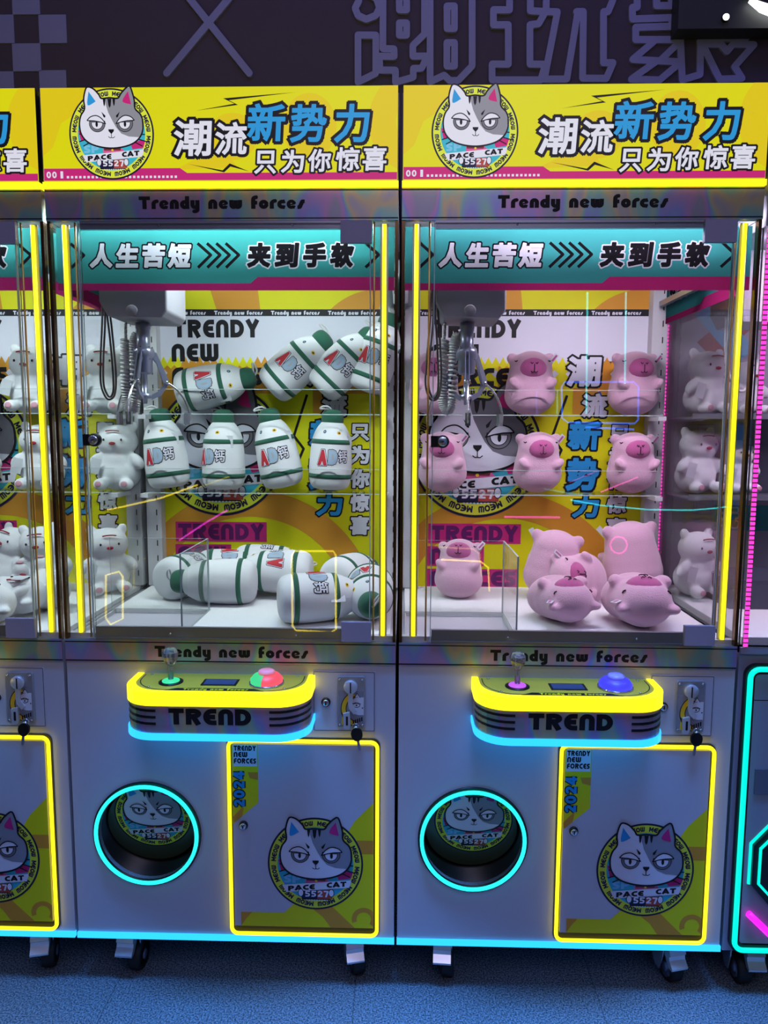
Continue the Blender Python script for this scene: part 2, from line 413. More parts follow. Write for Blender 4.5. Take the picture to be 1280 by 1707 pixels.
def cat_emblem(a, cx, cy, R, L0, bright=True, sy=1.02):
    """round cat-face emblem: yellow ring of MEOW lettering, sleepy two-tone cat, name band and number"""
    T0 = a.T; base = (lambda q: T0(q)) if T0 else (lambda q: q)
    a.T = lambda p: base((cx+p[0]*R, cy+p[1]*R*sy))
    def c(x, y): return ((x-618)/580.0, -(y-690)/590.0)
    P = lambda *pts: [c(*p) for p in pts]
    a.poly(circ(0,0,1,n=72), 'navy', L0); a.poly(circ(0,0,.962,n=72), 'lime', L0+1); a.poly(circ(0,0,.795,n=60), 'cyan', L0+2)
    # ring lettering
    Tn = a.T
    for k in range(12):
        for j, ch in enumerate('MEOW'):
            ang = 90 - (k+.5)*30 - (j-1.5)*6.1
            t = math.radians(ang)
            rot = ang-90
            bt = box_T(.878*math.cos(t), .878*math.sin(t), 1, rot)
            a.T = lambda p, bt=bt: Tn(bt(p))
            a.text(ch, -.045, .045, -.05, .05, 'navy', L0+2, fat=.26)
    a.T = Tn
    # text() works in stroke units, so the ring letters above use its own scaling
    a.poly(P((165,640),(260,640),(330,760),(200,780)), 'magenta', L0+3)
    a.poly(P((880,840),(1000,770),(1075,790),(1050,870),(900,890)), 'magenta', L0+3)
    a.poly(P((500,880),(760,880),(800,930),(500,940)), 'pink', L0+3)
    a.text('SP', *(c(235,0)[0], c(440,0)[0]), c(0,935)[1], c(0,835)[1], 'paleblue', L0+4)
    a.poly(P((212,965),(1058,888),(1030,985),(262,1055)), 'white', L0+5)
    Tn2 = a.T
    def tilt(p):
        x0_, y0_ = 0, 0; return Tn2((p[0], p[1] + p[0]*.085))
    a.T = tilt
    y0 = c(0,1000)[1]; y1 = c(0,935)[1]
    a.text('PACE', c(285,0)[0], c(610,0)[0], y0-.02, y1-.02, 'black', L0+6, fat=.29)
    a.text('CAT', c(755,0)[0], c(995,0)[0], y0-.005, y1-.005, 'black', L0+6, fat=.29)
    a.T = Tn2
    a.poly(P((440,1035),(640,1025),(640,1135),(450,1140)), 'navy', L0+6); a.poly(P((640,1025),(830,1015),(820,1135),(640,1135)), 'rust', L0+6)
    a.text('5527', c(490,0)[0], c(780,0)[0], c(0,1112)[1], c(0,1028)[1], 'white', L0+7, fat=.2)
    for sx in (440, 812):
        a.poly([c(sx+36*math.cos(t*PI/8), 1058+52*math.sin(t*PI/8)) for t in range(16)], 'black', L0+7)
        a.poly([c(sx+28*math.cos(t*PI/8), 1058+44*math.sin(t*PI/8)) for t in range(16)], 'white', L0+8)
    for k in range(9): a.rect(c(505+k*31,0)[0], c(521+k*31,0)[0], c(0,1158)[1], c(0,1146)[1], 'white', L0+7)
    a.line(P((455,1142),(800,1142)), .02, 'black', L0+6)
    a.poly(P((505,872),(745,872),(738,905),(515,905)), 'brown', L0+7); a.poly([c(628+16*math.cos(t*PI/4), 902+16*math.sin(t*PI/4)) for t in range(8)], 'gold', L0+8)
    # whiskers reaching over the ring
    for q in (((180,692),(375,690)), ((178,790),(378,730)), ((232,848),(388,768)), ((875,692),(1080,702)), ((875,728),(1100,795)), ((872,768),(1040,850))):
        a.line(P(*q), .024, 'black', L0+8)
    head = [(270,370),(262,250),(290,130),(325,92),(400,118),(470,190),(505,240),(610,232),(725,238),(770,180),(840,110),(895,90),(930,180),(950,270),(958,372),
            (1030,450),(1058,560),(1040,690),(960,790),(830,850),(640,878),(450,858),(300,800),(215,700),(192,570),(215,460)]
    out = spline([c(*p) for p in head], 4, closed=True)
    a.poly(out, 'white', L0+9)
    patch = [(552,245),(610,236),(725,242),(772,184),(842,114),(893,96),(926,180),(945,270),(952,374),(1024,452),(1052,560),(1034,690),(1000,738),(860,728),(760,690),(690,610),(640,520),(590,420),(560,320)]
    a.poly([c(*p) for p in patch], 'ash' if not bright else 'grey', L0+10)
    a.line(out, .036, 'black', L0+11, closed=True)
    a.poly(spline(P((332,150),(312,325),(425,278)), 4, closed=False), 'blue', L0+11)
    a.poly(spline(P((868,148),(788,278),(905,318)), 4, closed=False), 'magenta', L0+11)
    for x, w, h in ((540,18,345), (612,26,362), (672,18,342)):
        a.poly(P((x-w,245),(x+w,245),(x+w*.6,h-30),(x,h),(x-w*.6,h-30)), 'black', L0+11)
    for sx in (1, -1):
        X = (lambda x: x) if sx == 1 else (lambda x: 2*623-x)
        E = lambda r, a0, a1, y=560: [c(X(435+r*math.cos(math.radians(t))), y+r*math.sin(math.radians(t))) for t in [a0+(a1-a0)*k/20 for k in range(21)]]
        a.poly(E(112,-18,198), 'black', L0+11); a.poly(E(104,-15,195), 'ash', L0+12); a.poly(E(80,-10,190), 'black', L0+13); a.poly(E(72,-8,188), 'white', L0+14)
        lid = spline([c(X(x), y) for x, y in ((300,525),(350,478),(430,462),(500,500),(552,566))], 5)
        a.poly(lid+[c(X(500),548), c(X(400),530)], 'white', L0+15)
        a.line(lid+[c(X(480),545), c(X(400),530), c(X(300),525)], .022, 'black', L0+16)
        a.poly([c(X(430+17*math.cos(t*PI/8)), 572+36*math.sin(t*PI/8)) for t in range(16)], 'black', L0+15)
        a.poly([c(X(x), y) for x, y in ((498,410),(552,462),(545,488),(525,478))], 'black', L0+12)
    a.poly(P((585,636),(662,636),(660,660),(625,698),(588,660)), 'black', L0+13)
    a.line(P((625,690),(625,745)), .014, 'black', L0+13); a.line(spline(P((582,728),(605,745),(625,742),(648,746),(672,728)), 4), .014, 'black', L0+13)
    a.T = T0

# ------------------------------------------------------------------ shared materials
M_wall = mat('wall_paint', (50,42,64), .8)
M_decal = mat('wall_lettering', (104,108,160), .5)
M_cab = mat('cabinet_white', (196,194,206), .38, spec=.4, bump=(900, .05, .0005))
M_cabd = mat('cabinet_dark_gap', (14,13,16), .6)
M_ink = mat('black_film', (10,10,12), .4)
M_holo = holo_mat()
M_alu = mat('brushed_aluminium', (168,168,178), .34, .75)
M_plate = mat('grey_cover_plate', (164,158,178), .5)
M_chrome = mat('chrome', (205,208,215), .2, .8)
M_steel = mat('dark_steel', (150,154,178), .3, .6)
M_bronze = mat('bronze_trim', (120,92,60), .2, .9)
M_rubber = mat('black_rubber', (16,16,18), .6)
M_black = mat('black_plastic', (14,14,16), .35)
M_post = mat('post_powder_coat', (205,205,210), .5)
M_inner = mat('inner_panel_grey', (190,192,196), .55)
M_bed = mat('white_mat', (240,241,244), .9, sheen=.2, bump=(260, .4, .003))
M_glass = glass_mat('clear_pane')
M_acr = glass_mat('clear_acrylic', (.975,.985,.982), .45)
M_side = glass_mat('side_pane', (.985,.99,.988), .3)
M_edge = mat('acrylic_edge', (190,205,205), .25, spec=.8)  # lighter tone paints in the light caught by clear edges
M_edge2 = mat('pane_edge', (120,130,128), .2, .3)
N_yel = glow('neon_yellow', (255,236,20), 1.9)
N_cyan = glow('neon_cyan', (40,232,232), 1.5)
N_blue = glow('led_blue', (36,160,245), 2.2)
N_pink = glow('led_pink', (255,60,190), 1.6)
N_mag = glow('neon_magenta', (240,30,230), 1.6)
N_aqua = glow('neon_aqua', (0,235,215), 1.25)
N_white = glow('interior_led', (232,248,250), 58.0); N_white2 = glow('interior_led_pinkish', (248,232,252), 54.0)
M_neontint = mat('edge_strip_neon_tint', (214,160,80), .25, .6)  # door edge strip; the neon's reflection is painted in as amber
M_gantry = mat('gantry_cover', (150,148,158), .5)
M_coil = mat('coil_cable_grey', (196,194,196), .5)
M_cord = mat('loop_cord', (92,84,78), .4)
M_screen = mat('lcd_screen', (40,56,90), .15, emit=.25, ecol=(50,90,170))
M_clearp = mat('faceted_clear_plastic', (235,235,240), .08, spec=.8)
M_clearp.node_tree.nodes['Principled BSDF'].inputs['Transmission Weight'].default_value = .85

W = .8
X0, X1 = .004, .796
ZB = .125
D_BACK = .60
flat = lambda y: (lambda u, v, h: (u, y-h, v))      # artwork facing the camera side (-y)

# ------------------------------------------------------------------ machine parts (local: x 0..0.8, front y=0, base z=0)
def p_cabinet(mb):
    o = [(X0,ZB+.012),(X1,ZB+.012),(X1,.832),(X0,.832)]
    mb.prism(o, 0, .012, M_cab, hole=circ(.187,.398,.120,n=56)[::-1], side=M_cab)
    mb.box(X0, X0+.012, .012, .70, ZB+.012, .832, M_cab); mb.box(X1-.012, X1, .012, .70, ZB+.012, .832, M_cab)
    mb.box(X0, X1, .69, .70, ZB+.012, .832, M_cab); mb.box(X0, X1, 0.0, .70, ZB, ZB+.012, M_cab)
    mb.box(X0, X1, .0, .70, .832, .885, M_cab)
    mb.box(X0+.001, X1-.001, .012, .03, .885, .90, M_cab)
def p_back(mb):
    mb.box(X0, X1, D_BACK, .70, .885, 1.925, M_inner)
def p_roof(mb):
    mb.box(X0, X1, .012, .70, 1.925, 2.128, M_cab); mb.box(X0+.01, X1-.01, .03, D_BACK, 1.90, 1.925, M_inner)
def p_strip_bottom(mb):
    mb.box(X0-.001, X1+.001, -.006, .004, ZB-.004, ZB+.010, N_blue)
def p_lowband(mb):
    mb.box(X0, X1, -.004, .0, .833, .8885, M_holo)
    a = Art(mb, 'print', flat(-.004))
    a.rect(X0, X1, .8355, .8385, 'black', 0); a.rect(X0, X1, .8815, .8840, 'black', 0)
    a.text('Trendy new forces', .220, .588, .8475, .8745, 'black', 0)
def p_header(mb):
    mb.box(X0, X1, -.006, .014, 1.853, 1.922, M_holo)
    a = Art(mb, 'print', flat(-.006))
    a.rect(X0, X1, 1.8565, 1.8590, 'black', 0); a.rect(X0, X1, 1.9165, 1.9190, 'black', 0)
    a.text('Trendy new forces', .216, .588, 1.878, 1.905, 'black', 0, fat=.29)
def p_hdr_strip(mb):
    mb.box(X0, X1, -.014, .010, 1.9225, 1.9345, N_yel)
def p_sign(mb):
    x0, x1, z0, z1 = .006, .794, 1.936, 2.134
    y = -.010
    mb.box(x0, x1, y, .012, z0, z1, pm('yellow', 'lit'), edge=M_cabd, thin='y')
    mb.box(x0+.01, x1-.01, .014, .16, z1-.005, z1, glow('sign_top_wall_glow', (240,225,40), 6.5))  # unseen glowing slab added to throw yellow onto the wall above
    a = Art(mb, 'lit', flat(y)); a.clip = (x0, x1, z0, z1)
    X = lambda p: .298+(p-32)/1280*380/593*.79*1.0 - .0   # design sheet: 1280 wide drawing of the slogan area
    Z = lambda q: 2.1255-(q/539.0)*160/163*.2
    def B(x0_, x1_, y0_, y1_): return (X(x0_), X(x1_), Z(y1_), Z(y0_))
    a.poly([(.006,2.134),(.14,2.134),(.10,2.09),(.05,2.06),(.03,2.01),(.006,1.99)], 'gold', 0)
    a.poly(circ(.43,2.03,.055,.05,n=24), 'gold', 0); a.poly(circ(.60,2.05,.06,.07,n=24), 'gold', 0)
    a.ring(.84, 2.06, .05, .11, 'gold', 1, 80, 290)
    a.poly([(.30,1.96),(.36,1.99),(.40,2.02),(.44,1.965)], 'gold', 1)
    a.poly([(x0+.001,1.938),(x1-.001,1.938),(x1-.001,1.9535),(.328,1.9535),(.312,1.964),(x0+.001,1.964)], 'magenta', 2)
    a.text('00', .012, .036, 1.943, 1.958, 'white', 3, fat=.2); a.rect(.044,.050,1.943,1.958,'white',3)
    for k in range(27): a.rect(.058+k*.0093, .058+k*.0093+.0052, 1.943, 1.948, 'white', 3)
    a.clip = None
    cat_emblem(a, .162, 2.036, .0945, 4)
    L = 3
    for ch, b, c_ in (('潮',(38,248,165,375),'white'), ('流',(270,448,180,368),'white'), ('新',(452,662,75,292),'blue'), ('势',(692,892,80,300),'blue'), ('力',(938,1128,80,302),'blue'),
                  ('只',(488,610,345,480),'white'), ('为',(638,765,342,475),'white'), ('你',(788,915,338,470),'white'), ('惊',(942,1075,328,465),'white'), ('喜',(1092,1225,325,465),'white')):
        a.cjk(ch, *B(*b), c_, 'black', L, bold=.055, rim=.17, shear=.06)
    for poly in ([(160,114),(380,75),(318,44),(722,12),(350,55),(400,82)], [(112,420),(308,458),(348,418),(458,466),(352,436),(316,470)]):
        a.poly([(X(p), Z(q)) for p, q in poly], 'black', L)
def p_banner(mb):
    a = Art(mb, 'banner', flat(.0235)); a.comp = []
    a.rect(.012, .788, 1.706, 1.846, 'teal', -1)
    a.poly([(.012,1.706),(.788,1.706),(.788,1.736),(.475,1.736),(.458,1.722),(.012,1.722)], 'magenta', 0)
    for ch, x in (('人',.09),('生',.150),('苦',.210),('短',.270)): a.cjk(ch, x, x+.052, 1.757, 1.811, 'white', 'black', 1, bold=.10, rim=.13, shear=.1)
    for ch, x in (('夹',.453),('到',.516),('手',.580),('软',.642)): a.cjk(ch, x, x+.053, 1.757, 1.812, 'black', 'white', 1, bold=.12, rim=.10, shear=.1)
    for k in range(4):
        x = .338+k*.0215; a.line([(x,1.811),(x+.030,1.785),(x,1.757)], .0068, 'black', 1)
    for x in (.045, .722): a.line([(x,1.811),(x+.030,1.785),(x,1.757)], .0068, 'black', 1)
    a.finish()
def side_banner(xs, sgn):
    def f(mb):
        a = Art(mb, 'banner', lambda u, v, h: (xs, u, v)); a.comp = []
        a.rect(.06, .57, 1.706, 1.846, 'teal', -1)
        a.poly([(.06,1.706),(.57,1.706),(.57,1.722),(.30,1.722),(.28,1.736),(.06,1.736)], 'magenta', 0)
        q = '人生苦短' if sgn > 0 else '夹到手软'
        for k, ch in enumerate(q):
            y0 = .30+k*.062; a.cjk(ch, *((y0, y0+.05)), 1.760, 1.812, 'black', 'white', 1, bold=.10, rim=.10)
        a.finish()
    return f
def p_graphic(mb):
    """printed sheet on the back wall"""
    y = D_BACK-.001
    a = Art(mb, 'print', flat(y), step=.00035); a.clip = (.010, .755, .892, 1.90)
    x0, x1, z0, z1 = .010, .755, .892, 1.90
    mb.box(x0, x1, y, D_BACK+.001, z0, z1, pm('yellow', 'print'))
    a.poly([(.21,z1),(.35,z1),(.365,1.80),(.37,1.7546),(.235,1.7546),(.215,1.82)], 'orange', 0)
    a.ring(.735, 1.60, .0, .215, 'orange', 0, 40, 140)
    a.rect(x0, x1, 1.7346, 1.7550, 'black', 1)
    for k in range(-2, 4):
        xa = .228+.175*k; xb = xa+.149
        if xa > x1-.03: continue
        if xa < x0: continue
        if xb > x1: a.text('Trendy', xa, xa+.062 if xa+.062 < x1 else x1-.004, 1.7385, 1.7505, 'white', 2)
        else: a.text('Trendy new forces', xa, xb, 1.7385, 1.7505, 'white', 2)
    a.rect(x0, x1, 1.588, 1.7346, 'white', 1)
    # diamond border
    for k in range(33):
        x = x0+.012+k*.0225; c_ = 'yellow' if (k//5) % 2 == 0 else 'orange'
        a.poly([(x-.013,1.588),(x,1.575),(x+.013,1.588),(x,1.6125)], c_, 2)
        a.poly([(x-.012,1.562),(x,1.550),(x+.012,1.562),(x,1.574)], 'white', 3) if k % 2 == 0 and k < 30 else None
    a.rect(x0, x1, 1.585, 1.590, 'yellow', 1)
    a.rect(.050, .22, 1.40, 1.585, 'orange', 1); a.rect(.30, .42, 1.50, 1.585, 'orange', 1); a.rect(.60,.70,1.50,1.60,'orange',1)
    a.rect(.53, .60, 1.44, 1.52, 'orange', 1)
    a.text('TRENDY', .099, .366, 1.670, 1.724, 'black', 4); a.text('NEW', .093, .239, 1.597, 1.651, 'black', 4); a.text('FORCES', .093, .375, 1.525, 1.579, 'black', 4)
    a.ring(.33, .80, .315, .40, 'orange', 1, 2, 178)
    a.poly(circ(.70,.93,.03,n=20), 'orange', 1); a.poly(circ(.10,1.24,.05,n=20), 'orange', 1)
    a.clip = None
    cat_emblem(a, .238, 1.325, .203, 5, bright=False)
    a.line([(.512,1.497),(.47,1.37),(.50,1.33),(.452,1.22)], .008, 'black', 2)
    for ch, b, c_ in (('潮',(.51,.612,1.524,1.616),'white'),('流',(.558,.636,1.430,1.503),'white'),('新',(.520,.619,1.331,1.419),'blue'),('势',(.518,.618,1.204,1.306),'blue'),('力',(.540,.621,1.120,1.190),'blue'),
                      ('只',(.645,.706,1.356,1.408),'white'),('为',(.645,.706,1.284,1.340),'white'),('你',(.645,.706,1.208,1.266),'white'),('惊',(.645,.706,1.134,1.190),'white'),('喜',(.645,.706,1.060,1.120),'white')):
        a.cjk(ch, *b, c_, 'black', 3, bold=.10, rim=.13, shear=.05)
    for (xa, xb, za, zb, t, xe) in ((.091,.381,1.035,1.098,'TRENDY',.372),(.089,.267,.963,1.026,'NEW',.25),(.089,.375,.893,.954,'FORCES',.368)):
        a.rect(xa, xb, za, zb, 'magenta', 3); a.text(t, xa+.008, xe, za+.006, zb-.006, 'purple', 4)
def p_post(x):
    def f(mb):
        mb.box(x, x+.046, .560, .598, .90, 1.89, M_post)
        for k in range(20): mb.box(x+.030, x+.033, .5590, .5602, .93+k*.048, .948+k*.048, M_black)
    return f
def p_shelf(z):
    def f(mb):
        t = .003
        mb.box(.045, .755, .462, .598, z-t, z, M_acr, edge=M_acr, thin='z')
        mb.box(.045, .755, .459, .462, z-t, z+.070, M_acr, edge=M_acr, thin='y')
        mb.box(.045, .755, .4575, .4590, z-.003, z-.0005, M_edge)
        mb.box(.045, .755, .4590, .4620, z+.0695, z+.0710, M_edge)
    return f
def p_bracket(x, z):
    return lambda mb: mb.box(x, x+.022, .452, .56, z-.016, z-.004, M_post)
def p_bed(mb):
    zt = .897
    mb.box(.018, .782, .27, .600, .886, zt, M_bed); mb.box(.286, .782, .035, .27, .886, zt, M_bed); mb.box(.018, .286, .026, .035, .886, zt, M_bed)
def p_well(mb):
    mb.box(.018, .022, .035, .27, .80, .895, M_inner); mb.box(.282, .286, .035, .27, .80, .886, M_inner); mb.box(.018, .286, .266, .270, .80, .886, M_inner); mb.box(.018, .286, .035, .27, .80, .803, mat('well_floor', (150,152,160), .6))
def p_divider(mb):
    mb.box(.2805, .2845, .012, .262, .897, 1.095, M_acr, edge=M_edge, thin='x')
    mb.box(.014, .2805, .258, .262, .897, 1.095, M_acr, edge=M_edge, thin='y')
def p_pane(x0, x1, y0, y1, z0, z1, thin):
    return lambda mb: mb.box(x0, x1, y0, y1, z0, z1, M_side if thin == 'x' else M_glass, edge=M_edge2, thin=thin)
def p_neon(x):
    return lambda mb: mb.tube([(x, .010, .902), (x, .010, 1.848)], .0048, N_yel, 12)
def p_neonbase(x):
    return lambda mb: mb.box(x-.009, x+.009, .015, .019, .900, 1.850, M_alu)
def p_trim(x):
    def f(mb):
        mb.box(x-.0035, x+.0035, -.003, .012, .889, 1.853, M_bronze)
    return f
def p_rails(top):
  def f(mb):
    if top: mb.box(.080, .735, -.006, .004, 1.8345, 1.8525, M_alu)
    else: mb.box(.080, .735, -.006, .004, .8885, .921, M_alu)
    for x in (.26, .56):
        for z in ((1.843,) if top else (.905,)): mb.lathe([(.0024,-.0012),(.0024,.0012)], M_chrome, Matrix.Translation((x,-.007,z)) @ Matrix.Rotation(PI/2,4,'X'), 10)
  return f
def p_doorglass(mb):
    mb.box(.078, .733, -.0105, -.0065, .895, 1.846, M_glass, edge=M_edge2, thin='y')
    for x in (.0765, .7335): mb.box(x, x+.0018, -.012, -.004, .895, 1.846, M_edge)
def p_hinge(z0, z1):
    return lambda mb: mb.box(.668, .738, -.016, -.004, z0, z1, M_plate)
def p_doorlock(mb):
    mb.box(.0735, .100, -.020, -.0108, 1.3505, 1.3765, M_black)
    T = Matrix.Translation((.100,-.0105,1.3635)) @ Matrix.Rotation(PI/2,4,'X')
    mb.lathe([(.0150,0),(.0150,.011),(.0125,.013)], M_black, T, 28); mb.lathe([(.0105,.011),(.0105,.017),(.0085,.018)], M_chrome, T, 24)
    mb.box(.0965, .1035, -.0292, -.0284, 1.3625, 1.3645, M_black)
def p_edgestrip(x):
    return lambda mb: mb.tube([(x, .001, .893), (x, .001, 1.851)], .0022, M_neontint, 8)
def p_led(m):
    return lambda mb: mb.box(.05, .75, .045, .125, 1.892, 1.896, m)
# crane
def p_gantry(mb):
    lo = [(.086,1.690),(.106,1.655),(.235,1.652),(.249,1.668),(.250,1.87),(.086,1.87)]
    mb.prism(lo, .070, .225, M_gantry)
def p_gdisc(mb):
    T = Matrix.Translation((.165,.0705,1.668)) @ Matrix.Rotation(PI/2,4,'X')
    mb.lathe([(.014,0),(.014,.002),(.012,.004)], M_gantry, T, 24)
def p_grail(k):
    b = ((.036,.764,.232,.250,1.770,1.786), (.036,.764,.052,.064,1.80,1.815), (.022,.036,.05,.55,1.755,1.77), (.764,.778,.05,.55,1.755,1.77))[k]
    return lambda mb: mb.box(*b, M_alu)
CX, CY = .165, .142
def p_claw_head(mb):
    T = Matrix.Translation((CX, CY, 0))
    mb.lathe([(.004,1.668),(.004,1.650),(.018,1.650),(.018,1.636),(.016,1.634),(.016,1.590),(.024,1.588),(.026,1.580),(.026,1.566),(.021,1.562),(.021,1.530),(.018,1.526),(.007,1.524),(.007,1.478),(.016,1.476),(.016,1.466),(.006,1.464),(.005,1.452),(0,1.452)][::-1], M_steel, T, 24)
    for k in range(6):
        a = k*PI/3; mb.box(-.002, .002, .0185, .022, 1.560, 1.592, M_chrome, Matrix.Translation((CX,CY,0)) @ Matrix.Rotation(a,4,'Z'))
def p_claw_arm(ang):
    def f(mb):
        T = Matrix.Translation((CX, CY, 0)) @ Matrix.Rotation(ang, 4, 'Z')
        P = lambda pts: [T @ Vector((x, 0, z)) for x, z in pts]
        # upper plate link
        for s in (-.0045, .0045):
            pl = [(.018,1.582),(.030,1.578),(.058,1.512),(.056,1.500),(.047,1.498),(.030,1.552),(.018,1.566)]
            mb.prism(pl, s-.0012, s+.0012, M_steel, M=T)
        lo = [(.052,1.512),(.058,1.502),(.040,1.474),(.016,1.462),(.014,1.474),(.034,1.484)]
        mb.prism(lo, -.003, .003, M_steel, M=T)
        mb.tube(P(spline([(.050,1.508),(.075,1.492),(.096,1.466),(.108,1.436),(.110,1.416),(.104,1.404)], 5)), [.0028]*26, M_chrome, 8)
        mb.lathe([(.0045,-.007),(.0045,.007)], M_chrome, T @ Matrix.Translation((.053,0,1.506)) @ Matrix.Rotation(PI/2,4,'X'), 12)
        mb.box(.096, .108, -.006, .006, 1.400, 1.430, M_chrome, T @ Matrix.Translation((0,0,0)))
    return f
def p_coil(mb):
    base = spline([(.112,.170,1.652),(.110,.170,1.60),(.107,.172,1.52),(.110,.170,1.462),(.122,.170,1.440),(.132,.168,1.470),(.134,.165,1.56),(.138,.160,1.61),(.156,.150,1.636)], 40)
    n = len(base); pts = []; turns = 64
    for i in range(n*3-3):
        f = i/3; j = int(f); t = f-j; p = Vector(base[j])*(1-t)+Vector(base[min(j+1,n-1)])*t
        d = (Vector(base[min(j+1,n-1)])-Vector(base[max(j-1,0)])).normalized()
        u = d.cross(Vector((0,1,0))).normalized(); w = Vector((0,1,0))
        k = i/(n*3-3); r = .0105 if .10 < k < .92 else .001
        a = 2*PI*turns*k; pts.append(p+u*r*math.cos(a)+w*r*math.sin(a))
    mb.tube(pts, .0034, M_coil, 6)
def p_loop(mb):
    for dx, b in ((0, 1.462), (.007, 1.468)):
        mb.tube(spline([(.076+dx*.3,.118,1.745),(.074+dx,.118,1.66),(.066+dx,.118,1.56),(.064+dx,.119,1.50),(.074+dx*.6,.120,b+.006),(.086,.120,b),(.098-dx*.6,.120,b+.014),(.102-dx,.120,1.52),(.098-dx,.12,1.60),(.092-dx,.12,1.68),(.090-dx*.3,.12,1.735)], 6), .0026, M_cord, 8)
# console
def console_loop(g=0.0, yb=0.0):
    x0, x1, yf, r = .180-g, .601+g, -.132-g, .075
    pts = [(x0, yb)]
    for k in range(9): t = PI+PI/2*k/8; pts.append((x0+r+r*math.cos(t), yf+r+r*math.sin(t)))
    for k in range(9): t = 1.5*PI+PI/2*k/8; pts.append((x1-r+r*math.cos(t), yf+r+r*math.sin(t)))
    return pts+[(x1, yb)]
def p_console(mb):
    lp = console_loop(); mb.prism(lp, .712, .776, M_holo, plane='xy')
    # top plate; the rim's yellow light is painted into its base colour
    mb.prism(console_loop(-.012), .8045, .8058, mat('console_top_rim_tint', (232,208,70), .3, .15), plane='xy')
    a = Art(mb, 'print', flat(-.132), step=.0004)
    a.text('TREND', .291, .476, .733, .770, 'black', 0, fat=.29)
    # speed stripes wrap round the corners
    arc = console_loop(.0006)
    for zc in (.764, .749, .734):
        for side in (0, 1):
            seq = arc if side == 0 else arc[::-1]
            seq = [p for p in seq[1:10]] + [((.262 if side == 0 else .517), -.1326)]
            for i in range(len(seq)-1):
                p, q = seq[i], seq[i+1]; mb.add([(*p, zc-.003), (*q, zc-.003), (*q, zc+.003), (*p, zc+.003)], [(0,1,2,3)], M_ink)
    # printed outline and caption on the top plate
    top = Art(mb, 'print', lambda u, v, h: (u, v, .8058+h), step=.0004)
    top.line(console_loop(-.020, -.01), .0022, 'black', 0)
    top.poly([(.275,-.1185),(.505,-.1185),(.478,-.101),(.302,-.101)], 'black', 1)
    top.text('Trendy new forces', .318, .466, -.1145, -.1035, 'yellow', 2)
    for x, y in ((.235,-.095),(.545,-.095),(.215,-.012),(.565,-.012)): mb.lathe([(.003,.8058),(.003,.807)], M_chrome, Matrix.Translation((x,y,0)), 10)
def p_rim_y(mb): mb.prism(console_loop(.003), .776, .8035, N_yel, plane='xy'); mb.prism(console_loop(.003)+console_loop(-.012)[::-1], .8035, .8070, N_yel, plane='xy')
def p_rim_b(mb): mb.prism(console_loop(.003), .696, .712, N_blue, plane='xy')
def p_joy(col):
    def f(mb):
        T = Matrix.Translation((.276, -.062, .8058)); L = glow('joystick_led_'+str(col[0]), col, 1.2)
        mb.lathe([(.028,0),(.028,.002),(.024,.003)], M_black, T, 32); mb.lathe([(.020,.002),(.020,.005),(.012,.008)], L, T, 24)
        mb.lathe([(.0065,.006),(.0065,.040),(.008,.044)], M_clearp, T, 16)
    return f
def p_knob(mb):
    T = Matrix.Translation((.276, -.062, .8058))
    prof = [(.008,.042),(.012,.047),(.016,.054),(.0185,.063),(.018,.072),(.013,.080),(.0,.083)]
    mb.lathe(prof, M_clearp, T, 9, smooth=False)
def p_button(cols):
    def f(mb):
        T = Matrix.Translation((.499, -.062, .8058))
        mb.lathe([(.040,0),(.040,.004)], M_chrome, T, 40)
        prof = [(.037,.004),(.0375,.012),(.030,.021),(.019,.024)]
        seg = 40; g = [glow('button_led_%d_%d' % (c[0], c[2]), c, 1.0) for c in cols]
        for i in range(len(prof)-1):
            for k in range(seg):
                a0, a1 = 2*PI*k/seg, 2*PI*(k+1)/seg; m = g[0] if (PI/2-.3 < a0 < 1.5*PI-.3) else g[-1]
                (r0, z0), (r1, z1) = prof[i], prof[i+1]
                mb.add([T @ Vector((r0*math.cos(a0),r0*math.sin(a0),z0)), T @ Vector((r0*math.cos(a1),r0*math.sin(a1),z0)), T @ Vector((r1*math.cos(a1),r1*math.sin(a1),z1)), T @ Vector((r1*math.cos(a0),r1*math.sin(a0),z1))], [(0,1,2,3)], m, True)
        mb.lathe([(.019,.022),(.019,.030),(.014,.033),(0,.0335)], mat('button_cap_%d' % cols[-1][0], tuple(int(c*.35+150) for c in cols[-1]), .2, emit=.35, ecol=cols[-1]), T, 32)
    return f
def p_display(mb):
    mb.box(.350, .432, -.082, -.040, .8058, .8072, M_black); mb.box(.355, .427, -.078, -.044, .8072, .8076, M_screen)
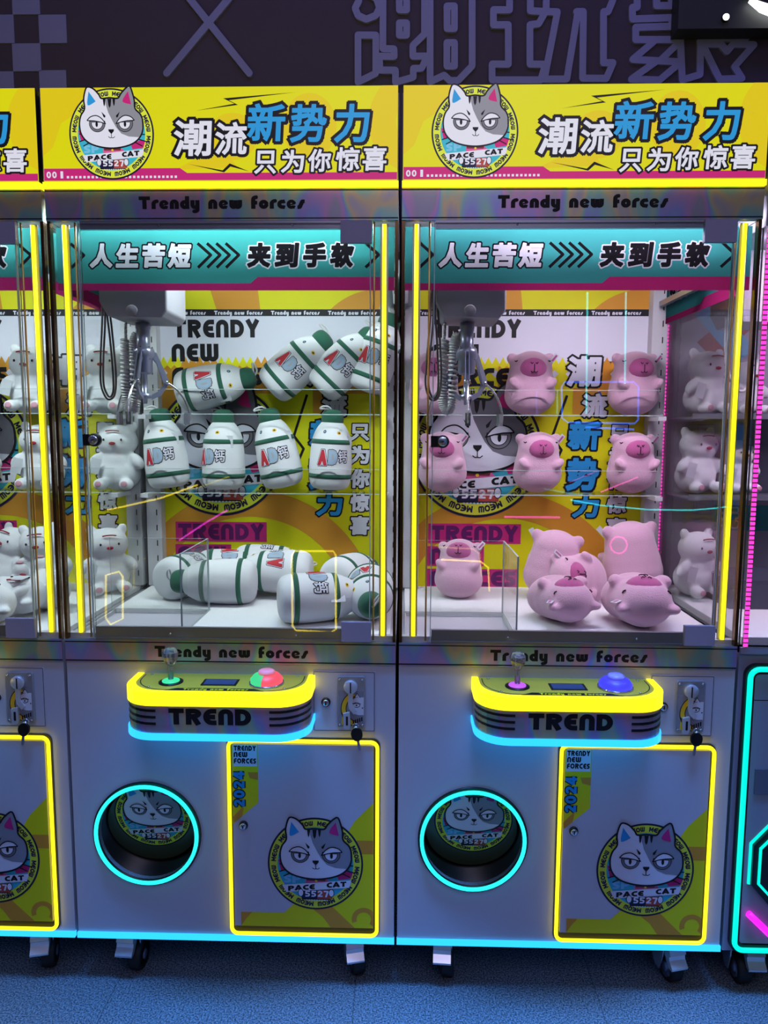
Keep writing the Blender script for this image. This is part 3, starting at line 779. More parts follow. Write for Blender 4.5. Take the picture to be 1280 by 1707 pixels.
# coin panel
def p_coin(mb):
    mb.prism(rrect(.599,.748,.668,.817,.002), -.0025, .0, M_cab)
    a = Art(mb, 'print', flat(-.0026)); q = rrect(.601,.746,.670,.815,.002)
    a.line(q, .0014, 'darkgrey', 0, closed=True)
def p_lock(x, z, y=0.0, r=.011):
    def f(mb):
        T = Matrix.Translation((x, y, z)) @ Matrix.Rotation(PI/2, 4, 'X')
        mb.lathe([(r,0),(r,.004),(r*.86,.006)], M_black, T, 24); mb.lathe([(r*.7,.005),(r*.7,.009),(r*.55,.010)], M_chrome, T, 20)
        mb.box(x-r*.12, x+r*.12, y-.0106, y-.0098, z-r*.4, z+r*.4, M_black)
    return f
def p_coinmech(mb):
    mb.prism(rrect(.658,.724,.682,.806,.006), -.012, -.0025, mat('coin_plate', (186,188,196), .3, .6))
    a = Art(mb, 'print', flat(-.012), step=.0003)
    a.poly(rrect(.661,.721,.687,.772,.003), 'grey', 0)
    a.ring(.712,.728,.034,.044,'gold',1,110,250,24); a.ring(.712,.728,.044,.046,'black',1,110,250,24); a.ring(.712,.728,.032,.034,'black',1,110,250,24)
    a.poly(circ(.712,.735,.026,.022,n=28,a0=90,a1=285)+[(.721,.712),(.721,.757)], 'white', 2)
    a.poly([(.700,.757),(.706,.766),(.712,.757)], 'white', 2); a.line([(.697,.752),(.705,.767),(.713,.756)], .0012, 'black', 3)
    a.line(circ(.704,.738,.008,.006,n=16), .0014, 'black', 3, closed=True); a.line([(.694,.742),(.714,.741)], .0016, 'black', 3); a.poly(circ(.704,.737,.002,n=8),'black',4)
    a.poly([(.716,.732),(.720,.732),(.718,.728)], 'black', 3)
    a.poly([(.670,.720),(.676,.706),(.690,.700),(.680,.688),(.668,.688)], 'gold', 1)
    for k in range(5): a.rect(.695+k*.005,.698+k*.005,.690+k*.002,.700+k*.002,'black',2)
    T = Matrix.Translation((.690,-.012,.783)) @ Matrix.Rotation(PI/2,4,'X')
    mb.lathe([(.0165,0),(.0165,.006),(.0145,.008),(0,.008)], mat('slot_cover', (200,202,210), .35, .2), T, 28)
    mb.box(.6885,.6915,-.0205,-.0198,.769,.795, M_black)
    mb.prism([(.684,.768),(.696,.768),(.694,.742),(.705,.725),(.698,.716),(.686,.730),(.684,.742)], -.018, -.012, mat('slot_cover', (200,202,210), .35, .2))
    mb.prism([(.672,.718),(.688,.722),(.690,.690),(.686,.680),(.674,.680)], -.020, -.012, mat('slot_cover', (200,202,210), .35, .2)); mb.box(.679,.684,-.0206,-.0198,.690,.712, M_black)
    for x, z in ((.664,.800),(.718,.800),(.664,.688),(.718,.688)): mb.lathe([(.003,0),(.003,.0015)], M_chrome, Matrix.Translation((x,-.012,z)) @ Matrix.Rotation(PI/2,4,'X'), 10)
# prize door
def p_pdoor(mb):
    mb.prism(rrect(.388,.760,.139,.650,.018), -.003, .0, M_cabd)
    mb.box(.402, .745, -.010, -.003, .166, .636, M_cab)
    a = Art(mb, 'print', flat(-.010))
    x0, x1, z0, z1 = .402, .745, .166, .636; a.clip = (x0, x1, z0, z1)
    a.poly([(.402,.636),(.465,.636),(.465,.488),(.402,.432)], 'yellow', 0)
    a.rect(.405,.463,.580,.634,'white',1)
    for t, za in (('TRENDY',.619),('NEW',.603),('FORCES',.587)): a.text(t, .407, .461 if t != 'NEW' else .440, za, za+.013, 'black', 2)
    a.poly([(.440,.565),(.465,.565),(.465,.545),(.445,.550)], 'orange', 1); a.poly([(.402,.45),(.43,.48),(.425,.452),(.405,.435)], 'orange', 1)
    T0 = a.T
    for c_, f_, L in (('black',.42,2),('blue',.24,3)):
        a.T = lambda p: (.4345-p[1], .470+p[0])
        a.text('2024', .006, .098, .002, .030, c_, L, fat=f_)
    a.T = T0
    a.poly([(.418,z0),(.418,.203),(.525,.203),(.592,.270),(.70,.445),(.745,.492),(.745,z0)], 'yellow', 0)
    a.poly([(.418,.203),(.445,.203),(.43,.185),(.418,z0)], 'orange', 1)
    a.poly([(.57,.235),(.63,.235),(.70,z0),(.64,z0),(.62,.195)], 'orange', 1); a.ring(.722,.19,.018,.030,'orange',1,-40,200)
    a.rect(.705,.745,.36,.395,'orange',1)
    a.clip = None; cat_emblem(a, .603, .333, .117, 2)
def p_pframe(mb):
    mb.tube([(x, -.009, z) for x, z in rrect(.394,.754,.145,.644,.016,5)], .0046, N_yel, 10, closed=True)
# chute
def p_chute(mb):
    c0 = circ(.187,.398,.120,n=56)
    n = len(c0)
    o = circ(.187,.398,.134,n=56)
    for k in range(n):
        j = (k+1) % n
        mb.add([(o[k][0],-.006,o[k][1]),(o[j][0],-.006,o[j][1]),(c0[j][0],-.006,c0[j][1]),(c0[k][0],-.006,c0[k][1])], [(0,1,2,3)], M_black)
        mb.add([(o[k][0],-.006,o[k][1]),(o[j][0],-.006,o[j][1]),(o[j][0],.0,o[j][1]),(o[k][0],.0,o[k][1])], [(0,1,2,3)], M_black, True)
        mb.add([(c0[k][0],-.006,c0[k][1]),(c0[j][0],-.006,c0[j][1]),(c0[j][0],.16,c0[j][1]),(c0[k][0],.16,c0[k][1])], [(0,1,2,3)], M_black, True)
    mb.add([(x,.16,z) for x, z in c0], [tuple(range(n))], M_black)
def p_ringneon(mb):
    mb.tube([(x, -.010, z) for x, z in circ(.187,.398,.1245,n=64)], .0048, N_cyan, 10, closed=True)
def p_flap(mb):
    T = Matrix.Translation((.187, .010, .512)) @ Matrix.Rotation(math.radians(14), 4, 'X')
    mb.prism([(x, z-.115) for x, z in circ(0,0,.113,n=48)], 0, .004, mat('flap_smoke', (66,72,58), .3), M=T)
    a = Art(mb, 'print', lambda u, v, h: tuple(T @ Vector((u, -h, v))))
    cat_emblem(a, .004, -.086, .097, 0)
# casters
def p_caster(mb):
    mb.box(-.038, .038, .040, .115, .116, .125, M_chrome)
    mb.prism([(-.004,.116),(.060,.116),(.050,.060),(.030,.030),(.012,.030),(.0,.070)], -.0215, -.0185, M_chrome, plane='yz', M=Matrix.Translation((0,.045,0)))
    mb.prism([(-.004,.116),(.060,.116),(.050,.060),(.030,.030),(.012,.030),(.0,.070)], .0185, .0215, M_chrome, plane='yz', M=Matrix.Translation((0,.045,0)))
def p_wheel(mb):
    T = Matrix.Translation((.010, .056, .0365)) @ Matrix.Rotation(PI/2, 4, 'Y')
    mb.lathe([(.026,-.016),(.034,-.016),(.0365,-.012),(.0365,.012),(.034,.016),(.026,.016)], M_rubber, T, 32); mb.lathe([(.026,-.0165),(.012,-.0165),(.012,-.018),(0,-.018)], M_steel, T, 24); mb.lathe([(.026,.0165),(.012,.0165),(.012,.018),(0,.018)], M_steel, T, 24)
def p_brake(mb):
    mb.prism([(.036,.118),(.002,.117),(-.010,.108),(-.016,.094),(-.011,.089),(-.013,.080),(-.026,.066),(-.024,.060),(-.010,.062),(.004,.080),(.020,.104),(.036,.108)], -.022, .022, mat('zinc_pedal', (226,228,236), .22, .65), plane='yz')
def p_key(mb):
    # fob, ring and blade hanging from the lock under the coin plate
    mb.prism(spline([(-.012,-.004),(0,.004),(.012,-.004),(.013,-.018),(.006,-.028),(-.006,-.028),(-.013,-.018)], 4, closed=True), -.003, .003, M_black)
    mb.prism([(-.003,-.026),(.003,-.026),(.003,-.050),(.001,-.054),(-.003,-.051)], -.001, .001, M_steel)
    mb.tube([(.006*math.cos(t), 0, .004+.006*math.sin(t)) for t in [2*PI*k/16 for k in range(16)]], .0009, M_chrome, 6, closed=True)

def claw_machine(x, label, joy, btn, led):
    r = empty('claw_machine', (x, 0, 0), label, 'claw machine', 'yellow claw machines side by side')
    cab = part('cabinet', 'cabinet', p_cabinet, r); part('roof_box', 'roof', p_roof, r)
    part('light_strip', 'strip_bottom', p_strip_bottom, r)['label'] = 'glowing blue light strip along the cabinet foot'
    part('console_band', 'lowband', p_lowband, r); part('header_band', 'header', p_header, r)
    part('light_strip', 'hdr_strip', p_hdr_strip, r)['label'] = 'glowing yellow light strip under the sign'
    part('backlit_sign', 'sign', p_sign, r)
    b = part('back_wall', 'back', p_back, r); part('back_graphic', 'graphic', p_graphic, b)
    part('banner', 'banner', p_banner, r); part('banner', 'sbl', side_banner(.012, 1), r); part('banner', 'sbr', side_banner(.788, -1), r)
    for xx in (.013, .750): part('mounting_post', 'post%g' % xx, p_post(xx), r)
    for z in (1.435, 1.203):
        s = part('shelf', 'shelf%g' % z, p_shelf(z), r)
        for xx in (.034, .744): part('shelf_bracket', 'br%g%g' % (xx, z), p_bracket(xx, z), s)
    part('prize_bed', 'bed', p_bed, r); part('prize_well', 'well', p_well, r); part('prize_divider', 'divider', p_divider, r)
    part('side_pane', 'spl', p_pane(.0065, .0105, .014, .600, .889, 1.853, 'x'), r); part('side_pane', 'spr', p_pane(.7895, .7935, .014, .600, .889, 1.853, 'x'), r)
    part('front_pane', 'fpl', p_pane(.010, .079, -.001, .003, .889, 1.853, 'y'), r); part('front_pane', 'fpr', p_pane(.7355, .790, -.001, .003, .889, 1.853, 'y'), r)
    for xx in (.0375, .765):
        n = part('corner_light', 'neon%g' % xx, p_neon(xx), r); part('light_channel', 'nb%g' % xx, p_neonbase(xx), n)
    for xx in (.0075, .7925): part('edge_trim', 'trim%g' % xx, p_trim(xx), r)
    part('door_edge_strip', 'amber', p_edgestrip(.0665), r); part('door_edge_strip', 'amber2', p_edgestrip(.7425), r)
    d = part('glass_door', 'dglass', p_doorglass, r); part('door_rail', 'rails1', p_rails(1), d); part('door_rail', 'rails0', p_rails(0), d)
    part('hinge_plate', 'h1', p_hinge(1.802, 1.850), d); part('hinge_plate', 'h2', p_hinge(.893, .940), d); part('door_lock', 'dlock', p_doorlock, d)
    part('interior_lamp', 'led' + led.name, p_led(led), r)
    g = part('crane_carriage', 'gantry', p_gantry, r, bevel=.004); part('crane_badge', 'gdisc', p_gdisc, g)
    [part('crane_rail', 'grail%d' % q, p_grail(q), r) for q in range(4)]
    c = part('claw', 'clawhead', p_claw_head, r)
    for a in (-92, 28, 148): part('claw_arm', 'arm%d' % a, p_claw_arm(math.radians(a)), c)
    part('coiled_cable', 'coil', p_coil, r); part('looped_cord', 'loop', p_loop, r)
    k = part('control_console', 'console', p_console, r)
    part('console_light', 'rimy', p_rim_y, k)['label'] = 'glowing yellow rim of the console top'
    part('console_light', 'rimb', p_rim_b, k)['label'] = 'glowing blue rim of the console bottom'
    part('joystick', 'joy%s' % (joy,), p_joy(joy), k); part('joystick_knob', 'knob', p_knob, k)
    part('push_button', 'btn%s' % (btn,), p_button(btn), k); part('display', 'disp', p_display, k)
    cp = part('coin_panel', 'coin', p_coin, r); part('coin_mechanism', 'mech', p_coinmech, cp); part('panel_lock', 'clock', p_lock(.630, .741, -.0025), cp)
    pd = part('prize_door', 'pdoor', p_pdoor, r); part('door_light_frame', 'pframe', p_pframe, pd); part('door_lock', 'plock', p_lock(.428, .430, -.010), pd)
    ch = part('prize_chute', 'chute', p_chute, r); part('chute_light_ring', 'ringneon', p_ringneon, ch); part('chute_flap', 'flap', p_flap, ch)
    for xx, yy in ((.120, 0), (.705, 0), (.120, .52), (.705, .52)):
        M = Matrix.Translation((xx, yy, 0)) @ (Matrix.Rotation(math.radians(14 if xx > .5 else -4), 4, 'Z') if not yy else Matrix())
        c_ = part('caster', 'caster', p_caster, r, M)
        part('caster_wheel', 'wheel', p_wheel, c_)
        if not yy: part('brake_pedal', 'brake', p_brake, c_, Matrix.Translation((-.004, .022, .006)))
    return r

# ------------------------------------------------------------------ room
def room():
    mb = MB(); mb.box(-4, 5, -5, .76, -.05, 0, FLOOR); o = obj('floor', mb.mesh('floor')); tag(o, kind='structure')
    mb = MB(); mb.box(-4, 5, .76, .86, 0, 4.2, M_wall); o = obj('wall_back', mb.mesh('wall_back')); tag(o, kind='structure')
def floor_mat():
    m = mat('speckled_floor', (90,100,112), .55); nt = m.node_tree; b = nt.nodes['Principled BSDF']
    tc = nt.nodes.new('ShaderNodeTexCoord')
    n1 = nt.nodes.new('ShaderNodeTexNoise'); n1.inputs['Scale'].default_value = 240; n1.inputs['Detail'].default_value = 6; n1.inputs['Roughness'].default_value = .75
    cr = nt.nodes.new('ShaderNodeValToRGB'); e = cr.color_ramp.elements
    e[0].position = .43; e[0].color = (*s2l((40,48,58)),1); e[1].position = .58; e[1].color = (*s2l((168,178,190)),1)
    n2 = nt.nodes.new('ShaderNodeTexNoise'); n2.inputs['Scale'].default_value = 2.2; n2.inputs['Detail'].default_value = 3
    mx = nt.nodes.new('ShaderNodeMix'); mx.data_type = 'RGBA'; mx.blend_type = 'MULTIPLY'; mx.inputs[0].default_value = .5
    br = nt.nodes.new('ShaderNodeTexBrick'); br.offset = 0; br.inputs['Scale'].default_value = 1; br.inputs['Brick Width'].default_value = .6; br.inputs['Row Height'].default_value = .6; br.inputs['Mortar Size'].default_value = .0012
    br.inputs['Color1'].default_value = (1,1,1,1); br.inputs['Color2'].default_value = (1,1,1,1); br.inputs['Mortar'].default_value = (.45,.45,.45,1)
    mp = nt.nodes.new('ShaderNodeMapping'); mp.inputs['Location'].default_value = (.1,.25,0)
    mx2 = nt.nodes.new('ShaderNodeMix'); mx2.data_type = 'RGBA'; mx2.blend_type = 'MULTIPLY'; mx2.inputs[0].default_value = 1
    L = nt.links.new
    L(tc.outputs['Object'], n1.inputs['Vector']); L(tc.outputs['Object'], n2.inputs['Vector']); L(tc.outputs['Object'], mp.inputs[0]); L(mp.outputs[0], br.inputs['Vector'])
    L(n1.outputs['Fac'], cr.inputs[0]); L(cr.outputs[0], mx.inputs[6]); L(n2.outputs['Fac'], mx.inputs[7]); L(mx.outputs[2], mx2.inputs[6]); L(br.outputs['Color'], mx2.inputs[7]); L(mx2.outputs[2], b.inputs['Base Color'])
    return m
FLOOR = floor_mat()
room()

# ------------------------------------------------------------------ wall lettering (raised outline strokes)
def ribbon_obj(name, strokes, w, label, cat, y=.76, d=.008):
    mb = MB(); polys = []; art = Art(mb, 'print', flat(0))
    for pts, closed in strokes:
        polys += art.line_polys(pts, w, closed)
        for p in (pts[0], pts[-1]): polys.append([(p[0]+w/2*math.cos(k*PI/6), p[1]+w/2*math.sin(k*PI/6)) for k in range(12)])
    v, f = union2d(polys)
    mb.add([(x, y-d, z) for x, z in v], f, M_decal); mb.add([(x, y, z) for x, z in v], f, M_decal)
    cnt = {}
    for t in f:
        for i in range(len(t)): e = (t[i-1], t[i]); k = (min(e), max(e)); cnt[k] = cnt.get(k, 0)+1
    for (i, j), n in cnt.items():
        if n == 1: mb.add([(v[i][0],y-d,v[i][1]),(v[j][0],y-d,v[j][1]),(v[j][0],y,v[j][1]),(v[i][0],y,v[i][1])], [(0,1,2,3)], M_decal)
    return tag(obj(name, mb.mesh(name)), label, cat)
ribbon_obj('wall_character', [([(-0.108,2.74),(-0.082,2.724),(-0.073,2.697),(-0.084,2.675),(-0.114,2.664),(-0.14,2.675),(-0.149,2.697),(-0.137,2.719)],False),([(-0.14,2.618),(-0.084,2.617),(-0.084,2.504),(-0.14,2.479)],True),([(-0.062,2.751),(-0.062,2.577),(-0.027,2.576),(-0.026,2.554),(-0.072,2.555),(-0.072,2.514),(-0.022,2.513),(-0.022,2.477),(0.034,2.492),(0.034,2.518),(0.06,2.518),(0.077,2.554),(0.032,2.554),(0.032,2.586),(0.068,2.619),(0.067,2.75)],False),([(-0.012,2.729),(0.011,2.728),(0.012,2.69),(-0.011,2.691)],True),([(-0.011,2.652),(0.012,2.652),(0.012,2.616),(-0.011,2.617)],True),([(0.084,2.749),(0.087,2.478),(0.131,2.497),(0.149,2.481),(0.175,2.481),(0.218,2.524),(0.214,2.748)],False),([(0.137,2.7),(0.16,2.7),(0.161,2.634),(0.138,2.635)],True),([(0.138,2.593),(0.162,2.593),(0.163,2.524),(0.139,2.524)],True)], 0.021, 'outline Chinese character with ladder shapes, leftmost of three on the dark wall', 'wall lettering')
ribbon_obj('wall_character', [([(0.33,2.747),(0.331,2.687),(0.281,2.688),(0.282,2.644),(0.328,2.644),(0.331,2.528),(0.28,2.529),(0.281,2.482),(0.433,2.481),(0.446,2.527),(0.398,2.528),(0.395,2.643),(0.422,2.646),(0.442,2.681),(0.395,2.684),(0.394,2.746)],False),([(0.443,2.746),(0.444,2.681),(0.479,2.68),(0.444,2.483),(0.514,2.483),(0.542,2.68)],False),([(0.538,2.68),(0.559,2.68),(0.563,2.485),(0.637,2.484),(0.656,2.53),(0.626,2.53),(0.621,2.679),(0.635,2.679),(0.658,2.737)],False)], 0.021, 'outline Chinese character in the middle of three on the dark wall', 'wall lettering')
ribbon_obj('wall_character', [([(0.722,2.736),(0.724,2.691),(0.709,2.691),(0.711,2.657),(0.833,2.66),(0.832,2.636)],False),([(0.782,2.727),(0.828,2.727),(0.829,2.695),(0.783,2.695)],True),([(0.892,2.726),(0.888,2.698),(0.911,2.698),(0.899,2.674),(0.85,2.64),(0.882,2.64)],False),([(0.722,2.633),(0.96,2.637)],False),([(0.942,2.734),(0.913,2.674),(0.887,2.64)],False),([(0.722,2.633),(0.723,2.597),(0.861,2.596),(0.872,2.478),(0.926,2.493),(0.923,2.598),(1.063,2.6),(1.071,2.621)],False),([(0.779,2.591),(0.716,2.539),(0.86,2.531)],False),([(0.857,2.588),(0.8,2.534)],False),([(0.791,2.534),(0.714,2.481),(0.802,2.478),(0.86,2.526)],False),([(0.931,2.583),(0.986,2.582),(1.006,2.56),(1.023,2.582),(1.087,2.579),(1.031,2.516),(1.056,2.481),(0.987,2.479),(0.931,2.578)],False)], 0.021, 'outline Chinese character with crossing diagonals, rightmost on the dark wall', 'wall lettering')
ribbon_obj('wall_cross', [([(-0.675,2.738),(-0.484,2.508)],False),([(-0.531,2.744),(-0.747,2.51)],False)], 0.022, 'large grey diagonal cross on the dark wall above the signs', 'wall lettering')
mb = MB()
for x0, x1, z0, z1 in [(-1.2342, -1.146, 2.6908, 2.7728), (-1.1522, -1.064, 2.6048, 2.6892), (-1.3253, -1.2323, 2.6062, 2.6908), (-1.2411, -1.1502, 2.5213, 2.6047), (-1.158, -1.0712, 2.443, 2.5236), (-1.3348, -1.2411, 2.437, 2.5213), (-1.4153, -1.3253, 2.5226, 2.6062)]:
    mb.box(x0, x1, .757, .760, z0, z1, M_decal)
tag(obj('checker_decal', mb.mesh('checker_decal')), 'grey chequered square pattern on the dark wall at the upper left', 'wall decal')


# ------------------------------------------------------------------ machines
LM = claw_machine(-1.6, 'yellow-signed claw machine at the left edge, holding white plush animals', (60,220,160), ((60,220,140),(240,60,90)), N_white)
CM = claw_machine(-.8, 'yellow-signed claw machine holding white plush milk bottles, with a red and green button', (60,230,170), ((70,225,150),(250,90,110)), N_white)
RM = claw_machine(0.0, 'yellow-signed claw machine holding pink plush capybaras, with a blue button', (190,90,240), ((70,70,250),), N_white2)

# ------------------------------------------------------------------ plush milk bottles
M_plushw = mat('white_plush', (228,230,234), .95, sheen=.3, bump=(420, .35, .002))
M_plushg = mat('green_plush', (34,92,72), .95, sheen=.12, bump=(420, .35, .002))
M_ribbon = mat('white_ribbon', (225,225,230), .6)
M_card = mat('paper_tag', (205,208,215), .6)
BPROF = [(0,0),(.022,.0005),(.042,.003),(.054,.010),(.0605,.022),(.0635,.040),(.0645,.066),(.0635,.100),(.060,.138),(.0565,.158),(.050,.176),(.041,.192),(.031,.204)]
def brad(z):
    for (r0, z0), (r1, z1) in zip(BPROF, BPROF[1:]):
        if z0 <= z <= z1: return r0+(r1-r0)*(z-z0)/(z1-z0+1e-9)
    return BPROF[-1][0]
def bsurf(u, v, h):
    r = brad(v)+h; a = u/.064; return (r*math.sin(a), -r*math.cos(a), v)
def b_body(mb):
    prof = spline(BPROF, 3); mb.lathe([(max(0, r), z) for r, z in prof], M_plushw, seg=36)
    for k in range(4):          # seam panels pressed into the shoulder
        a = PI/4+k*PI/2
def b_band(z):
    def f(mb):
        r = [(brad(z+d)+e, z+d) for d, e in ((-.0075,-.002),(-.0062,.0014),(0,.0020),(.0062,.0014),(.0075,-.002))]
        mb.lathe(r, M_plushg, seg=36)
    return f
def b_cap(mb): mb.lathe(spline([(.029,.199),(.0325,.203),(.0335,.216),(.030,.230),(.020,.240),(0,.243)], 3), M_plushg, seg=28)
def b_loop(mb): mb.tube(spline([(-.004,0,.240),(-.016,-.004,.250),(-.034,-.010,.248),(-.038,-.014,.242),(-.024,-.012,.242),(-.006,-.004,.238)], 5), .0028, M_ribbon, 8)
def b_logo(mb):
    a = Art(mb, 'print', bsurf, step=.0007)
    for ch, x0, x1, z0, z1, f, o in (('A',-.042,-.014,.076,.122,'red','white'),('D',-.010,.016,.080,.122,'softblue','silver')):
        a.char(ch, x0-.003, x1+.003, z0-.003, z1+.003, 'black', 0, bold=.30); a.char(ch, x0-.0015, x1+.0015, z0-.0015, z1+.0015, o, 1, bold=.26); a.char(ch, x0, x1, z0, z1, f, 2, bold=.16)
    a.cjk('钙', .019, .050, .086, .122, 'white', 'black', 0, bold=.04, rim=.13)
def b_eyes(mb):
    a = Art(mb, 'print', bsurf, step=.0007)
    a.poly(circ(-.030,.175,.006,.005,n=16), 'darkgrey', 0); a.poly(circ(-.030,.175,.003,.002,n=10), 'paleblue', 1)
    a.poly(circ(.024,.173,.008,.005,n=16), 'gold', 0); a.poly(circ(.024,.173,.004,.002,n=10), 'black', 1)
def b_tag(mb):
    M = Matrix.Translation((.050,-.030,.128)) @ Matrix.Rotation(.5,4,'Z')
    mb.box(-.010,.010,-.0006,.0006,0,.036, M_card, M); mb.tube([M @ Vector((0,0,.034)), M @ Vector((-.004,.004,.050))], .0006, M_ribbon, 5)
def orient(d, front, roll=0):
    z = Vector(d).normalized(); f = Vector(front); f = (f - z*f.dot(z)).normalized(); y = -f; x = y.cross(z)
    return Matrix((x, y, z)).transposed().to_4x4() @ Matrix.Rotation(math.radians(roll), 4, 'Z')
def bottle(base, d, front, roll, label, group):
    r = empty('plush_bottle', (0,0,0), label, 'plush toy', group)
    r.matrix_world = Matrix.Translation(base) @ orient(d, front, roll)
    b = part('bottle_body', 'bbody', b_body, r)
    part('green_band', 'bb1', b_band(.043), r); part('green_band', 'bb2', b_band(.146), r)
    c = part('bottle_cap', 'bcap', b_cap, r); part('hanging_loop', 'bloop', b_loop, c)
    part('lettering', 'blogo', b_logo, b); part('face_patch', 'beyes', b_eyes, b); part('paper_tag', 'btag', b_tag, r)

# ------------------------------------------------------------------ plush animals
M_pink = mat('pink_plush', (220,172,198), .95, sheen=.5, bump=(380, .5, .0025))
M_muz = mat('deep_pink_plush', (186,88,146), .95, sheen=.3, bump=(380, .4, .002))
M_stitch = mat('black_stitch', (40,26,34), .8)
M_redst = mat('red_stitch', (150,22,34), .7)
def ell(mb, c, r, m, rot=None, seg=20):
    T = Matrix.Translation(c) @ (rot or Matrix()) @ Matrix.Diagonal((*r, 1))
    mb.lathe([(math.sin(PI*k/12), -math.cos(PI*k/12)) if 0 < k < 12 else (0, -1 if k == 0 else 1) for k in range(13)], m, T, seg)
def fuse(key, name, fn, vox=.0042, smooth=14):
    if key in CACHE: return CACHE[key]
    mb = MB(); fn(mb); me = mb.mesh(name); o = bpy.data.objects.new('tmp', me); COL.objects.link(o)
    m = o.modifiers.new('r', 'REMESH'); m.mode = 'VOXEL'; m.voxel_size = vox; m.use_smooth_shade = True
    s = o.modifiers.new('s', 'SMOOTH'); s.factor = .6; s.iterations = smooth
    dg = bpy.context.evaluated_depsgraph_get(); out = bpy.data.meshes.new_from_object(o.evaluated_get(dg)); out.name = name
    bpy.data.objects.remove(o)
    if not out.materials: out.materials.append(mb.mats[0])
    for p in out.polygons: p.use_smooth = True
    CACHE[key] = out; return out
def c_body(mb):
    m = M_pink
    ell(mb, (0,.002,.060), (.079,.060,.062), m); ell(mb, (0,.0,.088), (.075,.058,.058), m); ell(mb, (0,-.002,.112), (.069,.056,.056), m)
    ell(mb, (0,-.006,.138), (.065,.056,.054), m)
    for s in (-1, 1):
        ell(mb, (s*.057,.000,.170), (.018,.012,.018), m); ell(mb, (s*.055,-.046,.092), (.014,.016,.022), m, Matrix.Rotation(s*.7,4,'Y'))
def c_muz(mb): ell(mb, (0,-.038,.137), (.043,.0300,.034), M_muz)
def c_face(mb):
    y = -.0685
    for s in (-1, 1):
        mb.tube([(s*.011,y+.002,.153),(s*.007,y+.000,.148),(s*.004,y+.001,.152)], .0014, M_stitch, 6)
        mb.tube([(s*.046,-.040,.160),(s*.050,-.037,.157),(s*.053,-.033,.160)], .0016, M_stitch, 6)
    mb.tube([(0,y+.000,.147),(0,y+.000,.127)], .0013, M_stitch, 6)
    mb.tube(spline([(-.010,y+.0015,.127),(-.005,y+.0008,.123),(0,y+.000,.126),(.005,y+.0008,.123),(.010,y+.0015,.127)], 4), .0013, M_stitch, 6)
def c_tag(mb):
    M = Matrix.Translation((.058,-.016,.158)) @ Matrix.Rotation(-.9,4,'Y')
    mb.box(0,.030,-.0006,.0006,-.007,.007, M_card, M); mb.box(.004,.026,-.0010,-.0006,-.004,.002, M_muz, M)
def place(name, pos, rot, s, label, group):
    r = empty(name, (0,0,0), label, 'plush toy', group)
    x, y, z = rot[:3]; pre = rot[3] if len(rot) > 3 else 0
    r.matrix_world = Matrix.Translation(pos) @ Matrix.Rotation(math.radians(z),4,'Z') @ Matrix.Rotation(math.radians(y),4,'Y') @ Matrix.Rotation(math.radians(x),4,'X') @ Matrix.Rotation(math.radians(pre),4,'Z') @ Matrix.Scale(s,4)
    return r
def capybara(pos, rot, s, label, group):
    r = place('plush_capybara', pos, rot, s, label, group)
    obj('body', fuse('capy', 'body', c_body), r)
    m = part('muzzle', 'capymuz', c_muz, r); part('stitched_face', 'capyface', c_face, m); part('paper_tag', 'capytag', c_tag, r)
def w_body(mb):
    m = M_plushw
    ell(mb, (0,.006,.052), (.066,.056,.056), m); ell(mb, (0,.002,.090), (.050,.046,.045), m); ell(mb, (0,-.004,.148), (.062,.052,.050), m)
    for s in (-1, 1):
        ell(mb, (s*.046,.004,.192), (.016,.010,.018), m); ell(mb, (s*.062,-.020,.088), (.018,.018,.030), m, Matrix.Rotation(s*-.7,4,'Y')); ell(mb, (s*.038,-.056,.020), (.022,.026,.019), m)
def w_face(mb):
    for s in (-1, 1): ell(mb, (s*.026,-.0525,.153), (.0032,.002,.004), M_stitch)
    ell(mb, (0,-.0565,.142), (.010,.003,.005), M_redst)
    mb.tube(spline([(-.020,-.050,.178),(-.008,-.0515,.180),(.008,-.0515,.180),(.020,-.050,.178)], 3), .0022, M_redst, 6)
def w_paws(mb):
    for s in (-1, 1): ell(mb, (s*.038,-.0800,.022), (.010,.003,.009), mat('paw_pink', (205,150,165), .9))
def w_tag(mb):
    M = Matrix.Translation((-.060,-.050,.052)) @ Matrix.Rotation(.25,4,'Y')
    mb.box(-.015,.015,-.0006,.0006,0,.046, M_card, M)
def white_plush(pos, rot, s, label, group):
    r = place('white_plush_animal', pos, rot, s, label, group)
    b = obj('body', fuse('wpl', 'body', w_body), r); part('stitched_face', 'wface', w_face, b); part('paw_pads', 'wpaws', w_paws, b); part('paper_tag', 'wtag', w_tag, r)

bottle((-0.701, 0.53, 1.211), (-0.118, 0, 1), (0, -1, 0), -5, 'plush milk bottle on the lower shelf, leftmost of its row, cap tilted left', 'plush bottles on the lower shelf')
bottle((-0.536, 0.53, 1.207), (0.011, 0, 1), (0, -1, 0), -28, 'plush milk bottle on the lower shelf, second from left, lettering turned to its left edge', 'plush bottles on the lower shelf')
bottle((-0.35, 0.53, 1.215), (-0.207, 0, 1), (0, -1, 0), -5, 'plush milk bottle on the lower shelf, third from left, cap tilted left', 'plush bottles on the lower shelf')
bottle((-0.213, 0.53, 1.208), (0.049, 0, 1), (0, -1, 0), 8, 'plush milk bottle on the lower shelf, rightmost of its row', 'plush bottles on the lower shelf')
bottle((-0.671, 0.53, 1.498), (0.241, 0, 0.049), (0, -1, 0), -5, 'plush milk bottle lying nearly flat on the upper shelf, below the claw', 'plush bottles on the upper shelf')
bottle((-0.393, 0.531, 1.508), (0.151, 0, 0.135), (0, -1, 0), -5, 'plush milk bottle leaning right on the upper shelf, middle of the row', 'plush bottles on the upper shelf')
